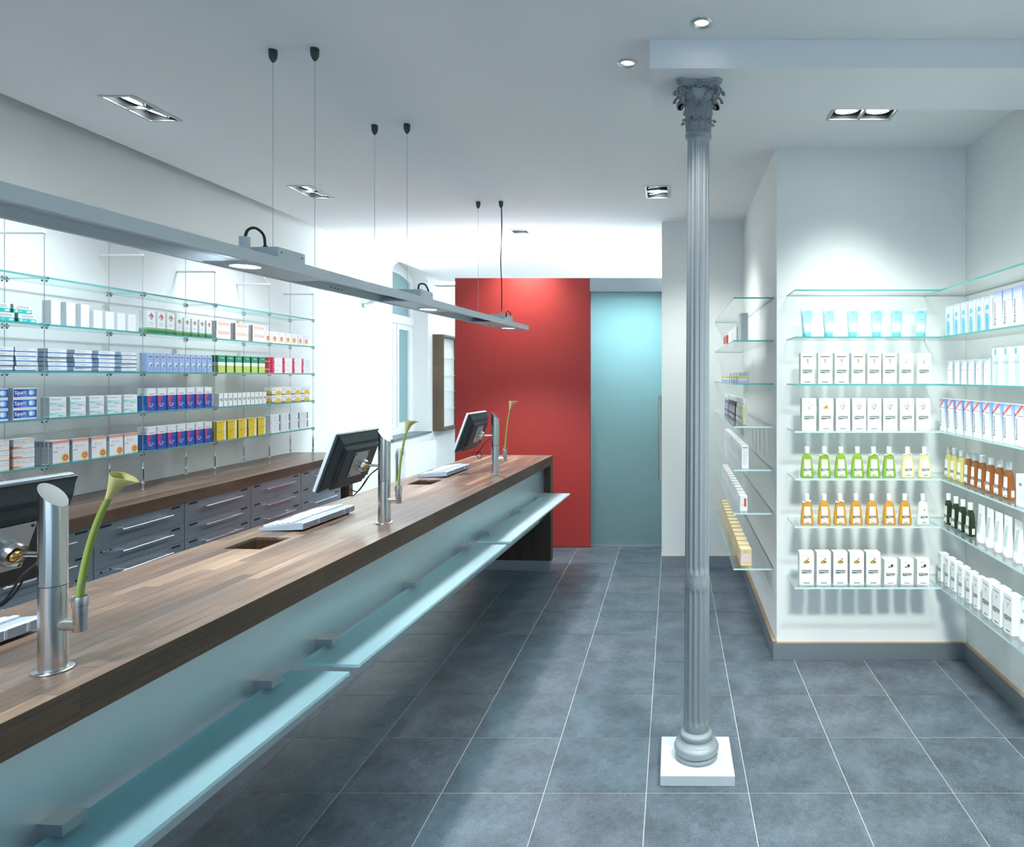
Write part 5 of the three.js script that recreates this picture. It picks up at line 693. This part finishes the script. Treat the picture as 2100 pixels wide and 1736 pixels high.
{ // ---- far side of the pilaster, behind the column; the first of each row stands nearest the camera
  const S = (proto, lvl, D0, pitch, n, what, group, X = 0.40, cat = 'carton') => { const w = proto.userData.w ?? 0, d = proto.userData.d ?? 0; for (let i = 0; i < n; i++) place(proto, V(X + d / 2, RY[lvl] + 0.0006, D0 + i * pitch + w / 2), -Math.PI / 2, `${what}, ${ORD[i]} of ${CARD[n]} behind the column`, cat, group); };
  const pf = (c) => (x, W, H) => { fillR(x, '#fbfcfc', 0, 0, W, H); lines(x, W * 0.2, H * 0.15, W * 0.6, 8, H * 0.09, c, 2); };
  S(carton('dressing_carton', 0.075, 0.185, 0.045, pf('#dfe3e5'), (x, s, H) => { fillR(x, '#e4e7e6', 0, 0, s, H); lines(x, s * 0.15, H * 0.05, s * 0.7, 22, H * 0.04, '#b2b8ba', 2); }), 1, 4.22, 0.09, 2, 'tall white printed carton', 'tall white printed cartons', 0.43);
  S(carton('dressing_carton', 0.07, 0.118, 0.045, pf('#e2e6e8'), '#eceff0'), 1, 4.42, 0.095, 7, 'half-height white carton', 'half-height white cartons', 0.42);
  S(carton('red_box', 0.08, 0.10, 0.05, (x, W, H) => { fillR(x, '#f2f0f0', 0, 0, W, H); fillR(x, '#c0605c', 0, 0, W, H * 0.6); }, '#b85450', '#c0605c'), 1, 5.12, 0.11, 3, 'small red-topped carton', 'small red-topped cartons', 0.41);
  S(carton('plaster_carton', 0.10, 0.064, 0.05, (x, W, H) => { fillR(x, '#f6f8fa', 0, 0, W, H); fillR(x, '#f2d838', 0, H * 0.38, W, H * 0.18); fillR(x, '#b4c4de', 0, H * 0.72, W, H * 0.28); }, (x, s, H) => { fillR(x, '#a9bcd8', 0, 0, s, H); fillR(x, '#f0d828', 0, H * 0.36, s, H * 0.18); fillR(x, '#d8e2ee', 0, H * 0.6, s, H * 0.2); }), 2, 4.10, 0.165, 9, 'small blue carton with yellow band', 'small blue cartons with a yellow band', 0.402);
  const B = (rgb, dr) => bottle('lotion_bottle', rgb, 0.15, dr, { h: 0.16 });
  S(B([0.72, 0.68, 0.48], bl(null)), 3, 4.08, 0.085, 5, 'cream bottle with white cap', 'small lotion bottles behind the column', 0.435, 'bottle');
  S(B([0.055, 0.04, 0.036], bl('herb')), 3, 4.505, 0.085, 6, 'dark brown bottle with white cap', 'small lotion bottles behind the column', 0.43, 'bottle');
  S(B([0.16, 0.18, 0.40], bl('herb')), 3, 5.02, 0.085, 4, 'blue bottle with white cap', 'small lotion bottles behind the column', 0.425, 'bottle');
  S(carton('tea_carton', 0.075, 0.133, 0.042, (x, W, H) => { fillR(x, '#fafbfa', 0, 0, W, H); lines(x, W * 0.2, H * 0.2, W * 0.6, 6, H * 0.1, '#dfe2e4', 2); }, (x, s, H) => { fillR(x, '#f2f4f4', 0, 0, s, H); fillR(x, '#b8b048', s * 0.15, H * 0.05, s * 0.7, H * 0.05); lines(x, s * 0.2, H * 0.3, s * 0.6, 12, H * 0.05, '#bcc2c6', 2); }), 4, 4.03, 0.115, 12, 'white carton with olive mark', 'white cartons with an olive mark', 0.415);
  S(carton('vitamin_carton', 0.08, 0.088, 0.044, (x, W, H) => { fillR(x, '#fafafa', 0, 0, W, H); lines(x, W * 0.2, H * 0.3, W * 0.5, 3, H * 0.15, '#e0e0e2', 2); }, (x, s, H) => { fillR(x, '#eff1f3', 0, 0, s, H); fillR(x, '#e0502c', s * 0.55, H * 0.15, s * 0.28, H * 0.56); ell(x, '#c8b048', s * 0.3, H * 0.6, 5, 7); }, '#faf4f2'), 5, 4.03, 0.115, 13, 'low white carton with orange mark', 'low white cartons with an orange mark', 0.405);
  S(carton('lotion_carton', 0.088, 0.098, 0.066, (x, W, H) => { fillR(x, '#e8cf9c', 0, 0, W, H); lines(x, W * 0.2, H * 0.3, W * 0.6, 4, H * 0.12, '#c49a70', 3); }, (x, s, H) => { fillR(x, '#e6cd98', 0, 0, s, H); lines(x, s * 0.28, H * 0.12, s * 0.44, 2, H * 0.05, '#b8846a', 3); for (let i = 0; i < 4; i++) { fillR(x, '#efe0ea', s * 0.08, H * (0.32 + i * 0.12), s * 0.84, H * 0.09); fillR(x, '#b0509a', s * 0.08, H * (0.41 + i * 0.12), s * 0.84, 3); } }, '#efdcb4'), 6, 4.03, 0.118, 14, 'beige carton with purple lines', 'beige cartons with purple lines', 0.408);
}

renderer.render(scene, camera);
